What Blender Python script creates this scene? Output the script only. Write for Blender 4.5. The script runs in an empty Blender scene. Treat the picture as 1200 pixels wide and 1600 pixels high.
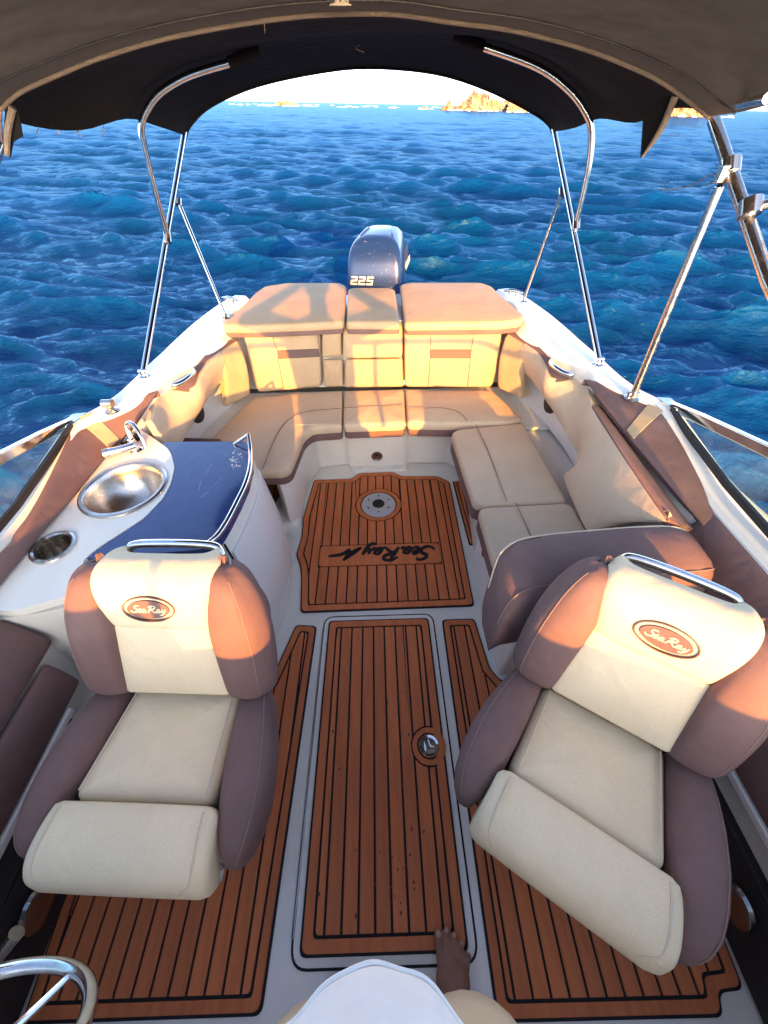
import bpy, bmesh, math, random
import numpy as np
from mathutils import Vector, Matrix
random.seed(7); rng = np.random.default_rng(11)
R = math.radians
scene = bpy.context.scene
C = scene.collection

# ------------------------------------------------------------------ camera, sky, sun, exposure
# boat frame: X to starboard-of-view, Y towards the stern, Z up from the cockpit floor; the boat heels a little on the sea
CAM_H, FPX, CAMX = 1.60, 601.0, 0.0239
PITCH, YAW, ROLL = R(45.8), 0.00827, -0.0226
FREEBOARD = 0.30                                       # cockpit floor above the sea
sea_n = Vector((0.0285, -0.0163, 0.9995)).normalized() # the sea's up, in the boat frame
TILT = sea_n.rotation_difference(Vector((0, 0, 1))).to_matrix().to_4x4()
BOAT = Matrix.Translation((0, 0, FREEBOARD)) @ TILT
fwd = Vector((math.sin(YAW)*math.cos(PITCH), math.cos(YAW)*math.cos(PITCH), -math.sin(PITCH)))
rt0 = Vector((math.cos(YAW), -math.sin(YAW), 0)); up0 = rt0.cross(fwd)
rt = rt0*math.cos(ROLL) + up0*math.sin(ROLL); upv = -rt0*math.sin(ROLL) + up0*math.cos(ROLL)
cam_loc = Vector((CAMX, 0, CAM_H))
cd = bpy.data.cameras.new('camera'); cam = bpy.data.objects.new('camera', cd); C.objects.link(cam)
cd.sensor_fit = 'VERTICAL'; cd.sensor_height = 24; cd.lens = 24*FPX/1600; cd.clip_start = 0.01; cd.clip_end = 60000
M = Matrix((rt, upv, -fwd)).transposed().to_4x4(); M.translation = cam_loc
cam.matrix_world = BOAT @ M
scene.camera = cam

SUN_DIR = Vector((-0.115, 1.0, -0.265)).normalized()    # direction the light travels (boat frame ~ world)
sun_el = math.asin(-SUN_DIR.z); sun_az = math.atan2(-SUN_DIR.x, -SUN_DIR.y)   # azimuth from +Y towards +X
w = bpy.data.worlds.new('World'); scene.world = w; w.use_nodes = True
nt = w.node_tree; bg = nt.nodes['Background']
sk = nt.nodes.new('ShaderNodeTexSky'); sk.sky_type = 'NISHITA'; sk.sun_disc = False
sk.sun_elevation = sun_el; sk.sun_rotation = sun_az; sk.air_density = 0.45; sk.dust_density = 1.15; sk.ozone_density = 0.0   # thick warm haze towards the low sun
nt.links.new(sk.outputs[0], bg.inputs[0]); bg.inputs[1].default_value = 0.15
ld = bpy.data.lights.new('sun', 'SUN'); ld.energy = 2.8; ld.angle = R(0.55); ld.color = (1.0, 0.40, 0.06)
sun = bpy.data.objects.new('sun', ld); C.objects.link(sun); sun.rotation_euler = SUN_DIR.to_track_quat('-Z', 'Y').to_euler()
vs = scene.view_settings; vs.view_transform = 'Standard'; vs.look = 'None'; vs.exposure = 2.76; vs.gamma = 1.0; vs.use_curve_mapping = False
scene.cycles.max_bounces = 6; scene.cycles.diffuse_bounces = 3; scene.cycles.transparent_max_bounces = 12

def at(u, v, z=None, y=None, x=None):
    """boat point whose height (z), distance (y) or side (x) is known, along a sight line of the photograph"""
    d = rt*(u-600) + upv*(800-v) + fwd*FPX
    k = (z-CAM_H)/d.z if z is not None else (y/d.y if y is not None else (x-CAMX)/d.x)
    return cam_loc + d*k
def ats(lst, z): return [at(u, v, z=z) for u, v in lst]

# ------------------------------------------------------------------ materials
MAT = {}
def nodes(name):
    m = bpy.data.materials.new(name); m.use_nodes = True; MAT[name] = m
    t = m.node_tree; return m, t, t.nodes['Principled BSDF']
def mat(name, col, rough=.5, metal=0., coat=0., var=.0, vscale=6., vcol=None, bump=0., bscale=40., sheen=0., spec=.5, stretch=(1,1,1), rand=0., rvar=0., trans=0.):
    m, t, b = nodes(name); N = t.nodes; L = t.links
    b.inputs['Base Color'].default_value = (*col, 1); b.inputs['Roughness'].default_value = rough
    b.inputs['Metallic'].default_value = metal; b.inputs['Coat Weight'].default_value = coat
    b.inputs['Coat Roughness'].default_value = .08
    b.inputs['Sheen Weight'].default_value = sheen; b.inputs['Specular IOR Level'].default_value = spec
    tc = N.new('ShaderNodeTexCoord'); mp = N.new('ShaderNodeMapping'); mp.inputs['Scale'].default_value = stretch
    L.new(tc.outputs['Object'], mp.inputs[0])
    colout = None
    if var or rand:
        nz = N.new('ShaderNodeTexNoise'); nz.inputs['Scale'].default_value = vscale; nz.inputs['Detail'].default_value = 5
        nz.inputs['Roughness'].default_value = .62
        L.new(mp.outputs[0], nz.inputs['Vector'])
        rp = N.new('ShaderNodeMapRange'); rp.inputs[1].default_value = .35; rp.inputs[2].default_value = .7
        L.new(nz.outputs['Fac'], rp.inputs[0])
        mx = N.new('ShaderNodeMix'); mx.data_type = 'RGBA'
        v2 = vcol or tuple(c*(1-var) for c in col)
        mx.inputs[6].default_value = (*col, 1); mx.inputs[7].default_value = (*v2, 1)
        L.new(rp.outputs[0], mx.inputs[0]); colout = mx.outputs[2]
        if rvar:
            rr = N.new('ShaderNodeMapRange'); rr.inputs[3].default_value = rough-rvar; rr.inputs[4].default_value = rough+rvar
            L.new(rp.outputs[0], rr.inputs[0]); L.new(rr.outputs[0], b.inputs['Roughness'])
        if rand:
            oi = N.new('ShaderNodeObjectInfo'); hs = N.new('ShaderNodeHueSaturation')
            r2 = N.new('ShaderNodeMapRange'); r2.inputs[3].default_value = 1-rand; r2.inputs[4].default_value = 1+rand
            L.new(oi.outputs['Random'], r2.inputs[0]); L.new(r2.outputs[0], hs.inputs['Value']); L.new(colout, hs.inputs['Color']); colout = hs.outputs[0]
        L.new(colout, b.inputs['Base Color'])
    if bump:
        nb = N.new('ShaderNodeTexNoise'); nb.inputs['Scale'].default_value = bscale; nb.inputs['Detail'].default_value = 4
        L.new(mp.outputs[0], nb.inputs['Vector'])
        bp = N.new('ShaderNodeBump'); bp.inputs['Strength'].default_value = bump; bp.inputs['Distance'].default_value = .01
        L.new(nb.outputs['Fac'], bp.inputs['Height']); L.new(bp.outputs[0], b.inputs['Normal'])
    return m
def vinyl(name, col, v2, rough=.55):
    """marine vinyl: fine woven grain, soft creases, slight soiling"""
    m, t, b = nodes(name); N = t.nodes; L = t.links
    tc = N.new('ShaderNodeTexCoord')
    n1 = N.new('ShaderNodeTexNoise'); n1.inputs['Scale'].default_value = 5; n1.inputs['Detail'].default_value = 6; n1.inputs['Roughness'].default_value = .6
    n2 = N.new('ShaderNodeTexNoise'); n2.inputs['Scale'].default_value = 330; n2.inputs['Detail'].default_value = 2
    n3 = N.new('ShaderNodeTexNoise'); n3.inputs['Scale'].default_value = 9; n3.inputs['Detail'].default_value = 3; n3.inputs['Distortion'].default_value = .6
    for n in (n1, n2, n3): L.new(tc.outputs['Object'], n.inputs['Vector'])
    rp = N.new('ShaderNodeMapRange'); rp.inputs[1].default_value = .36; rp.inputs[2].default_value = .68; L.new(n1.outputs['Fac'], rp.inputs[0])
    mx = N.new('ShaderNodeMix'); mx.data_type = 'RGBA'; mx.inputs[6].default_value = (*col, 1); mx.inputs[7].default_value = (*v2, 1); L.new(rp.outputs[0], mx.inputs[0])
    m2 = N.new('ShaderNodeMix'); m2.data_type = 'RGBA'; m2.blend_type = 'MULTIPLY'; m2.inputs[0].default_value = .16
    L.new(mx.outputs[2], m2.inputs[6])
    r2 = N.new('ShaderNodeMapRange'); r2.inputs[1].default_value = .3; r2.inputs[2].default_value = .7; r2.inputs[3].default_value = .62; r2.inputs[4].default_value = 1.25
    L.new(n2.outputs['Fac'], r2.inputs[0]); L.new(r2.outputs[0], m2.inputs[7]); L.new(m2.outputs[2], b.inputs['Base Color'])
    b1 = N.new('ShaderNodeBump'); b1.inputs['Strength'].default_value = .32; b1.inputs['Distance'].default_value = .02; L.new(n3.outputs['Fac'], b1.inputs['Height'])
    b2 = N.new('ShaderNodeBump'); b2.inputs['Strength'].default_value = .18; b2.inputs['Distance'].default_value = .0015; L.new(n2.outputs['Fac'], b2.inputs['Height']); L.new(b1.outputs[0], b2.inputs['Normal'])
    L.new(b2.outputs[0], b.inputs['Normal']); b.inputs['Roughness'].default_value = rough; b.inputs['Specular IOR Level'].default_value = .0855
    return m
vinyl('tan', (.47, .335, .20), (.41, .29, .172))  # same vinyl as the lounge, darkened against the strong light on the stern
vinyl('tan_lifted', (.60, .465, .32), (.53, .405, .275))  # the tan vinyl again, lightened to lift the shaded lounge and bench
vinyl('cream', (.75, .625, .42), (.68, .56, .37))
vinyl('brown', (.185, .115, .105), (.145, .088, .080), .55)
mat('gelcoat', (.82, .79, .71), .22, coat=.4, var=.08, vscale=3.5, vcol=(.72, .69, .61), rvar=.06)
mat('dark_liner', (.018, .013, .014), .7, bump=.4, bscale=300)
mat('black', (.012, .012, .013), .55)
mat('seam', (.006, .005, .006), .75)
mat('thread', (.58, .49, .36), .8)
mat('thread_brown', (.22, .14, .11), .8)
mat('chrome', (.80, .79, .77), .12, 1., var=.25, vscale=18, rvar=.07)
mat('old_chrome', (.70, .66, .60), .24, 1., var=.5, vscale=40, vcol=(.42, .36, .30), rvar=.12)
mat('brushed_steel', (.60, .56, .50), .30, 1., var=.35, vscale=12, rvar=.08)
mat('dark_chrome', (.30, .28, .26), .2, 1.)
mat('plastic_grey', (.42, .43, .44), .4)
mat('white_plastic', (.72, .71, .68), .35)
mat('canvas_shaded', (.007, .006, .006), .9, spec=.2, var=.4, vscale=8, bump=.5, bscale=22)  # canopy canvas with the aft section's shade put into its colour
mat('binding', (.16, .12, .09), .85, bump=.4, bscale=120)
mat('navy', (.012, .030, .125), .16, coat=.8, var=.5, vscale=30, vcol=(.022, .048, .165), rvar=.05)
mat('stain', (.10, .028, .012), .5)
mat('salt', (.55, .55, .55), .8)
mat('cowl_grey', (.05, .06, .08), .4, .2)
mat('bar_brown', (.085, .042, .032), .6)
mat('decal_silver', (.62, .62, .60), .35, .3)
mat('shirt', (.80, .78, .75), .85, var=.12, vscale=10, bump=1., bscale=8, stretch=(1, 2.2, 1))
mat('shorts', (.50, .38, .24), .85)
mat('skin', (.32, .145, .085), .5, var=.25, vscale=30, bump=.2, bscale=90)
mat('nail', (.42, .24, .18), .3)
mat('hair', (.02, .014, .01), .6)
mat('teak', (.63, .18, .052), .55, var=.3, vscale=3.2, vcol=(.46, .118, .034), bump=.35, bscale=90, stretch=(9, 1.1, 1), rand=.11)

def canvas():
    m, t, b = nodes('canvas'); N = t.nodes; L = t.links
    tc = N.new('ShaderNodeTexCoord'); n1 = N.new('ShaderNodeTexNoise'); n1.inputs['Scale'].default_value = 3; n1.inputs['Detail'].default_value = 6
    L.new(tc.outputs['Object'], n1.inputs['Vector'])
    mx = N.new('ShaderNodeMix'); mx.data_type = 'RGBA'; mx.inputs[6].default_value = (.158, .152, .136, 1); mx.inputs[7].default_value = (.108, .104, .093, 1)  # same canopy cloth, lightened for the light bounced onto the front section
    L.new(n1.outputs['Fac'], mx.inputs[0]); L.new(mx.outputs[2], b.inputs['Base Color'])
    b.inputs['Roughness'].default_value = .9; b.inputs['Specular IOR Level'].default_value = .2
    n2 = N.new('ShaderNodeTexNoise'); n2.inputs['Scale'].default_value = 7; L.new(tc.outputs['Object'], n2.inputs['Vector'])
    bp = N.new('ShaderNodeBump'); bp.inputs['Strength'].default_value = .5; bp.inputs['Distance'].default_value = .03; L.new(n2.outputs['Fac'], bp.inputs['Height']); L.new(bp.outputs[0], b.inputs['Normal'])
    tr = N.new('ShaderNodeBsdfTranslucent'); tr.inputs['Color'].default_value = (.16, .13, .10, 1)
    ms = N.new('ShaderNodeMixShader'); ms.inputs[0].default_value = .12
    L.new(b.outputs[0], ms.inputs[1]); L.new(tr.outputs[0], ms.inputs[2]); L.new(ms.outputs[0], N['Material Output'].inputs[0])
canvas()
def cowl():
    m, t, b = nodes('cowl'); b.inputs['Metallic'].default_value = .1; b.inputs['Specular IOR Level'].default_value = .3
    b.inputs['Roughness'].default_value = .3; b.inputs['Coat Weight'].default_value = .25; b.inputs['Coat Roughness'].default_value = .15
    N = t.nodes; L = t.links; tc = N.new('ShaderNodeTexCoord'); n1 = N.new('ShaderNodeTexNoise'); n1.inputs['Scale'].default_value = 60; n1.inputs['Detail'].default_value = 4
    L.new(tc.outputs['Object'], n1.inputs['Vector']); rp = N.new('ShaderNodeMapRange'); rp.inputs[1].default_value = .66; rp.inputs[2].default_value = .74
    L.new(n1.outputs['Fac'], rp.inputs[0]); mx = N.new('ShaderNodeMix'); mx.data_type = 'RGBA'; mx.inputs[6].default_value = (.010, .034, .125, 1); mx.inputs[7].default_value = (.2, .22, .26, 1)
    L.new(rp.outputs[0], mx.inputs[0]); L.new(mx.outputs[2], b.inputs['Base Color'])
cowl()
def glass(name, tint, haze):
    m = bpy.data.materials.new(name); m.use_nodes = True; MAT[name] = m; t = m.node_tree; N = t.nodes; L = t.links
    N.remove(N['Principled BSDF'])
    tr = N.new('ShaderNodeBsdfTransparent'); tr.inputs[0].default_value = (*tint, 1)
    gl = N.new('ShaderNodeBsdfGlossy'); gl.inputs['Roughness'].default_value = .05
    df = N.new('ShaderNodeBsdfDiffuse'); df.inputs[0].default_value = (.62, .68, .60, 1)
    tc = N.new('ShaderNodeTexCoord'); n1 = N.new('ShaderNodeTexNoise'); n1.inputs['Scale'].default_value = 14; n1.inputs['Detail'].default_value = 8; n1.inputs['Roughness'].default_value = .7
    L.new(tc.outputs['Object'], n1.inputs['Vector']); rp = N.new('ShaderNodeMapRange'); rp.inputs[1].default_value = .42; rp.inputs[2].default_value = .8; rp.inputs[3].default_value = .0; rp.inputs[4].default_value = haze
    L.new(n1.outputs['Fac'], rp.inputs[0])
    fr = N.new('ShaderNodeFresnel'); fr.inputs[0].default_value = 1.45
    m1 = N.new('ShaderNodeMixShader'); m2 = N.new('ShaderNodeMixShader')
    L.new(fr.outputs[0], m1.inputs[0]); L.new(tr.outputs[0], m1.inputs[1]); L.new(gl.outputs[0], m1.inputs[2])
    L.new(rp.outputs[0], m2.inputs[0]); L.new(m1.outputs[0], m2.inputs[1]); L.new(df.outputs[0], m2.inputs[2])
    L.new(m2.outputs[0], N['Material Output'].inputs[0])
glass('glass', (.60, .84, .78), .30); glass('clear_glass', (.93, .96, .95), .05)
def rockmat():
    m, t, b = nodes('rock'); N = t.nodes; L = t.links
    tc = N.new('ShaderNodeTexCoord'); n1 = N.new('ShaderNodeTexNoise'); n1.inputs['Scale'].default_value = .35; n1.inputs['Detail'].default_value = 8
    mp = N.new('ShaderNodeMapping'); mp.inputs['Scale'].default_value = (1, 1, .35); L.new(tc.outputs['Object'], mp.inputs[0]); L.new(mp.outputs[0], n1.inputs['Vector'])
    cr = N.new('ShaderNodeValToRGB'); cr.color_ramp.elements[0].position = .36; cr.color_ramp.elements[0].color = (.26, .15, .06, 1)
    cr.color_ramp.elements[1].position = .62; cr.color_ramp.elements[1].color = (.60, .46, .25, 1)
    L.new(n1.outputs['Fac'], cr.inputs[0]); L.new(cr.outputs[0], b.inputs['Base Color']); b.inputs['Roughness'].default_value = .9
    bp = N.new('ShaderNodeBump'); bp.inputs['Distance'].default_value = 1.2; L.new(n1.outputs['Fac'], bp.inputs['Height']); L.new(bp.outputs[0], b.inputs['Normal'])
rockmat()
def foammat():
    m, t, b = nodes('foam'); b.inputs['Base Color'].default_value = (.8, .8, .78, 1); b.inputs['Roughness'].default_value = .9
foammat()
def seamat():
    m, t, b = nodes('water'); N = t.nodes; L = t.links
    b.inputs['Roughness'].default_value = .12; b.inputs['IOR'].default_value = 1.333; b.inputs['Specular IOR Level'].default_value = .5
    geo = N.new('ShaderNodeNewGeometry')
    cd_ = N.new('ShaderNodeCameraData')
    sp = N.new('ShaderNodeSeparateXYZ'); L.new(geo.outputs['Position'], sp.inputs[0])
    # body colour with wave shading painted in by height: lighter crests, darker troughs; uneven patches
    n0 = N.new('ShaderNodeTexNoise'); n0.inputs['Scale'].default_value = .12; n0.inputs['Detail'].default_value = 4; L.new(geo.outputs['Position'], n0.inputs['Vector'])
    rz = N.new('ShaderNodeMapRange'); rz.inputs[1].default_value = -.12; rz.inputs[2].default_value = .20; L.new(sp.outputs['Z'], rz.inputs[0])
    mx = N.new('ShaderNodeMix'); mx.data_type = 'RGBA'; mx.inputs[6].default_value = (.0004, .018, .074, 1); mx.inputs[7].default_value = (.0005, .040, .135, 1); L.new(rz.outputs[0], mx.inputs[0])
    mx2 = N.new('ShaderNodeMix'); mx2.data_type = 'RGBA'; mx2.inputs[7].default_value = (.0004, .034, .072, 1); L.new(mx.outputs[2], mx2.inputs[6])
    r0 = N.new('ShaderNodeMapRange'); r0.inputs[1].default_value = .45; r0.inputs[2].default_value = .75; r0.inputs[4].default_value = .6; L.new(n0.outputs['Fac'], r0.inputs[0]); L.new(r0.outputs[0], mx2.inputs[0])
    L.new(mx2.outputs[2], b.inputs['Base Color'])
    prev = None
    for sc, dist, st, stx in ((2.2, .10, .8, .45), (6.5, .045, .9, .55), (20., .016, .9, .75)):
        mp = N.new('ShaderNodeMapping'); mp.inputs['Scale'].default_value = (stx, 1.15, 1); mp.inputs['Rotation'].default_value = (0, 0, R(-7)); L.new(geo.outputs['Position'], mp.inputs[0])
        n = N.new('ShaderNodeTexNoise'); n.inputs['Scale'].default_value = sc; n.inputs['Detail'].default_value = 6; n.inputs['Roughness'].default_value = .62; n.inputs['Distortion'].default_value = .35; L.new(mp.outputs[0], n.inputs['Vector'])
        bp = N.new('ShaderNodeBump'); bp.inputs['Strength'].default_value = st; bp.inputs['Distance'].default_value = dist; L.new(n.outputs['Fac'], bp.inputs['Height'])
        if prev: L.new(prev.outputs[0], bp.inputs['Normal'])
        prev = bp
    L.new(prev.outputs[0], b.inputs['Normal'])
    # a rough sea never turns into a full mirror at grazing angles: its reflectance levels off
    b.inputs['Specular IOR Level'].default_value = 0.
    fr = N.new('ShaderNodeLayerWeight'); fr.inputs['Blend'].default_value = .5; L.new(prev.outputs[0], fr.inputs['Normal'])
    pw = N.new('ShaderNodeMath'); pw.operation = 'POWER'; pw.inputs[1].default_value = 2.6; L.new(fr.outputs['Facing'], pw.inputs[0])
    mn = N.new('ShaderNodeMath'); mn.operation = 'MULTIPLY_ADD'; mn.inputs[1].default_value = .25; mn.inputs[2].default_value = .015; L.new(pw.outputs[0], mn.inputs[0])
    gl = N.new('ShaderNodeBsdfGlossy'); gl.inputs['Roughness'].default_value = .08; gl.inputs['Color'].default_value = (.42, .74, 1., 1); L.new(prev.outputs[0], gl.inputs['Normal'])
    ms = N.new('ShaderNodeMixShader'); L.new(mn.outputs[0], ms.inputs[0]); L.new(b.outputs[0], ms.inputs[1]); L.new(gl.outputs[0], ms.inputs[2]); L.new(ms.outputs[0], N['Material Output'].inputs[0])
seamat()

# ------------------------------------------------------------------ shape helpers (each returns verts, faces)
def A(v): return np.array([tuple(p) for p in v], dtype=float)
def join(*parts):
    V, F, o = [], [], 0
    for v, f in parts:
        V.append(A(v)); F += [tuple(i+o for i in q) for q in f]; o += len(v)
    return np.concatenate(V), F
def catmull(P, n=8, closed=False):
    P = A(P); m = len(P); out = []
    idx = range(m) if closed else range(m-1)
    for i in idx:
        p0, p1, p2, p3 = (P[(i-1) % m], P[i], P[(i+1) % m], P[(i+2) % m]) if closed else (P[max(i-1, 0)], P[i], P[i+1], P[min(i+2, m-1)])
        for k in range(n):
            t = k/n
            out.append(.5*((2*p1)+(-p0+p2)*t+(2*p0-5*p1+4*p2-p3)*t*t+(-p0+3*p1-3*p2+p3)*t**3))
    if not closed: out.append(P[-1])
    return np.array(out)
def tube(P, r, n=12, smooth=6, closed=False, cap=True):
    P = catmull(P, smooth, closed) if smooth > 1 else A(P)
    m = len(P); rr = np.full(m, r) if np.isscalar(r) else np.interp(np.linspace(0, 1, m), np.linspace(0, 1, len(r)), r)
    T = np.gradient(P, axis=0) if not closed else (np.roll(P, -1, 0)-np.roll(P, 1, 0))
    T /= np.linalg.norm(T, axis=1)[:, None]+1e-12
    a = np.array([0, 0, 1.]) if abs(T[0][2]) < .9 else np.array([1., 0, 0])
    nrm = a-T[0]*(a@T[0]); nrm /= np.linalg.norm(nrm)
    V = []
    for i in range(m):
        nrm = nrm-T[i]*(nrm@T[i]); nrm /= np.linalg.norm(nrm)+1e-12; bn = np.cross(T[i], nrm)
        for k in range(n):
            t = 2*math.pi*k/n; V.append(P[i]+rr[i]*(math.cos(t)*nrm+math.sin(t)*bn))
    F = []
    for i in range(m if closed else m-1):
        j = (i+1) % m
        for k in range(n):
            l = (k+1) % n; F.append((i*n+k, i*n+l, j*n+l, j*n+k))
    if cap and not closed: F += [tuple(range(n))[::-1], tuple((m-1)*n+k for k in range(n))]
    return np.array(V), F
def rot_to(axis):
    q = Vector((0, 0, 1)).rotation_difference(Vector(axis).normalized()); return np.array(q.to_matrix())
def lathe(c, prof, axis=(0, 0, 1), n=32, sx=1., sy=1., cap0=True, cap1=True):
    Rm = rot_to(axis); V = []; F = []
    for r, z in prof:
        for k in range(n):
            t = 2*math.pi*k/n; V.append(A([c])[0]+Rm@np.array([r*sx*math.cos(t), r*sy*math.sin(t), z]))
    for i in range(len(prof)-1):
        for k in range(n):
            l = (k+1) % n; F.append((i*n+k, i*n+l, (i+1)*n+l, (i+1)*n+k))
    if cap0: F.append(tuple(range(n))[::-1])
    if cap1: F.append(tuple((len(prof)-1)*n+k for k in range(n)))
    return np.array(V), F
def boxv(lo, hi):
    x0, y0, z0 = lo; x1, y1, z1 = hi
    V = np.array([(x0,y0,z0),(x1,y0,z0),(x1,y1,z0),(x0,y1,z0),(x0,y0,z1),(x1,y0,z1),(x1,y1,z1),(x0,y1,z1)], float)
    return V, [(3,2,1,0),(4,5,6,7),(0,1,5,4),(1,2,6,5),(2,3,7,6),(3,0,4,7)]
def area2(p): x, y = p[:, 0], p[:, 1]; return .5*np.sum(x*np.roll(y, -1)-y*np.roll(x, -1))
def fillet(P, r, n=6):
    P = A(P); m = len(P); out = []
    for i in range(m):
        a, b, c = P[i-1], P[i], P[(i+1) % m]; ri = r[i] if hasattr(r, '__len__') else r
        la, lc = np.linalg.norm(a-b), np.linalg.norm(c-b); d = min(ri, la*.48, lc*.48)
        if d < 1e-4: out.append(b); continue
        p, q = b+(a-b)/la*d, b+(c-b)/lc*d
        for k in range(n+1):
            t = k/n; out.append((1-t)**2*p+2*t*(1-t)*b+t*t*q)
    return np.array(out)
def dense(P, d):
    out = []; m = len(P)
    for i in range(m):
        a, b = P[i], P[(i+1) % m]; k = max(1, int(np.linalg.norm(b-a)/d))
        for j in range(k): out.append(a+(b-a)*j/k)
    return np.array(out)
def inset(P, d):
    e = np.roll(P, -1, 0)-P; e /= np.linalg.norm(e, axis=1)[:, None]+1e-12
    nn = np.stack([-e[:, 1], e[:, 0]], 1); a = nn+np.roll(nn, 1, 0); l = np.linalg.norm(a, axis=1)[:, None]+1e-9
    a = a/l; cosv = np.clip(np.sum(a*nn, 1), .45, 1)[:, None]
    return P+a*d/cosv
def plane_of(P, up):
    P = A(P); c = P.mean(0); n = np.zeros(3)
    for i in range(len(P)): n += np.cross(P[i]-c, P[(i+1) % len(P)]-c)
    n /= np.linalg.norm(n)
    if n@np.array(up, float) < 0: n = -n
    a = P[1]-P[0]; a = a-n*(a@n); a /= np.linalg.norm(a); return c, a, np.cross(n, a), n
def cushion(P, t, r=.025, fil=.04, puff=.012, up=(0, 0, 1), d=.035, rb=None):
    """padded slab: P is the outline of its upper face, t the thickness below it"""
    c, ex, ey, n = plane_of(P, up); Q = A(P)-c
    p2 = np.stack([Q@ex, Q@ey], 1)
    if area2(p2) < 0: p2 = p2[::-1]
    if hasattr(fil, '__len__'): fil = list(fil)
    p2 = dense(fillet(p2, fil), d); rb = r*.6 if rb is None else rb
    prof = [(rb, -t)]+[(rb*(1-math.sin(a)), -t+rb*(1-math.cos(a))) for a in np.linspace(0, math.pi/2, 4)[1:]]
    prof += [(r*(1-math.cos(a)), -r+r*math.sin(a)) for a in np.linspace(0, math.pi/2, 6)]
    V, F, m = [], [], len(p2)
    def ring(q, z): V.extend([c+ex*x+ey*y+n*zz for (x, y), zz in zip(q, np.broadcast_to(z, len(q)))])
    for ins, z in prof: ring(inset(p2, ins), z-puff)
    last = inset(p2, r); ctr = last.mean(0)
    for s in (.9, .75, .5, .25): ring(ctr+(last-ctr)*s, -puff+puff*(1-s**2.2))
    k = len(prof)+4
    for i in range(k-1):
        for j in range(m):
            l = (j+1) % m; F.append((i*m+j, i*m+l, (i+1)*m+l, (i+1)*m+j))
    V.append(c+ex*ctr[0]+ey*ctr[1]); F += [((k-1)*m+j, (k-1)*m+(j+1) % m, k*m) for j in range(m)]
    F.append(tuple(range(m))[::-1])
    return np.array(V), F
def prism(P, h, up=(0, 0, 1), fil=0., n=5):
    """flat plate: outline P pushed DOWN by h from its upper face"""
    c, ex, ey, nn = plane_of(P, up); Q = A(P)-c; p2 = np.stack([Q@ex, Q@ey], 1)
    if area2(p2) < 0: p2 = p2[::-1]
    if fil: p2 = fillet(p2, fil, n)
    T = np.array([c+ex*x+ey*y for x, y in p2]); m = len(T)
    V = np.concatenate([T, T-nn*h]); F = [tuple(range(m)), tuple(range(m, 2*m))[::-1]]
    F += [(i, i+m, (i+1) % m+m, (i+1) % m) for i in range(m)]
    return V, F
def ringplate(P, Q, h, n=(0, 0, 1)):
    """frame between two outlines of equal count"""
    P, Q = A(P), A(Q); m = len(P); nn = np.array(n, float)*h
    V = np.concatenate([P, Q, P-nn, Q-nn]); F = []
    for i in range(m):
        j = (i+1) % m
        F += [(i, j, m+j, m+i), (i, 2*m+i, 2*m+j, j), (m+i, m+j, 3*m+j, 3*m+i), (2*m+i, 3*m+i, 3*m+j, 2*m+j)]
    return V, F
def patch(rows, t, n=5, up=(0, 0, 1), puff=0., nv=None):
    """curved padded sheet through rows of points, t thick"""
    G = np.array([catmull(r_, nv or n) for r_ in rows]); G = np.array([catmull(G[:, j], n) for j in range(G.shape[1])]).transpose(1, 0, 2)
    a, b = G.shape[:2]; du = np.gradient(G, axis=0); dv = np.gradient(G, axis=1); N_ = np.cross(du, dv); N_ /= np.linalg.norm(N_, axis=2)[..., None]+1e-12
    if N_.reshape(-1, 3).mean(0)@np.array(up, float) < 0: N_ = -N_; flip = True
    else: flip = False
    i, j = np.meshgrid(np.linspace(-1, 1, a), np.linspace(-1, 1, b), indexing='ij')
    edge = np.maximum(abs(i), abs(j)); 
    G = G+N_*(puff*(1-np.maximum(abs(i)**4, abs(j)**4)))[..., None]
    V = np.concatenate([G.reshape(-1, 3), (G-N_*t).reshape(-1, 3)]); F = []; m = a*b
    q = lambda x, y: x*b+y
    for x in range(a-1):
        for y in range(b-1):
            f = (q(x, y), q(x+1, y), q(x+1, y+1), q(x, y+1)); f = f[::-1] if flip else f
            F.append(f); F.append(tuple(k+m for k in f[::-1]))
    bd = [(x, 0) for x in range(a)]+[(a-1, y) for y in range(1, b)]+[(x, b-1) for x in range(a-2, -1, -1)]+[(0, y) for y in range(b-2, 0, -1)]
    for k in range(len(bd)):
        p0, p1 = q(*bd[k]), q(*bd[(k+1) % len(bd)]); f = (p0, p1, p1+m, p0+m); F.append(f if flip else f[::-1])
    return V, F
def loft(rings, cap=True):
    rings = [A(r_) for r_ in rings]; n = len(rings[0]); V = np.concatenate(rings); F = []
    for i in range(len(rings)-1):
        for k in range(n):
            l = (k+1) % n; F.append((i*n+k, i*n+l, (i+1)*n+l, (i+1)*n+k))
    if cap: F += [tuple(range(n))[::-1], tuple((len(rings)-1)*n+k for k in range(n))]
    return V, F
def grid_line(rows, n, j=None, i=None):
    G_ = np.array([catmull(r_, n) for r_ in rows])
    return catmull(G_[:, j], 3) if j is not None else catmull(rows[i], n)
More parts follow.
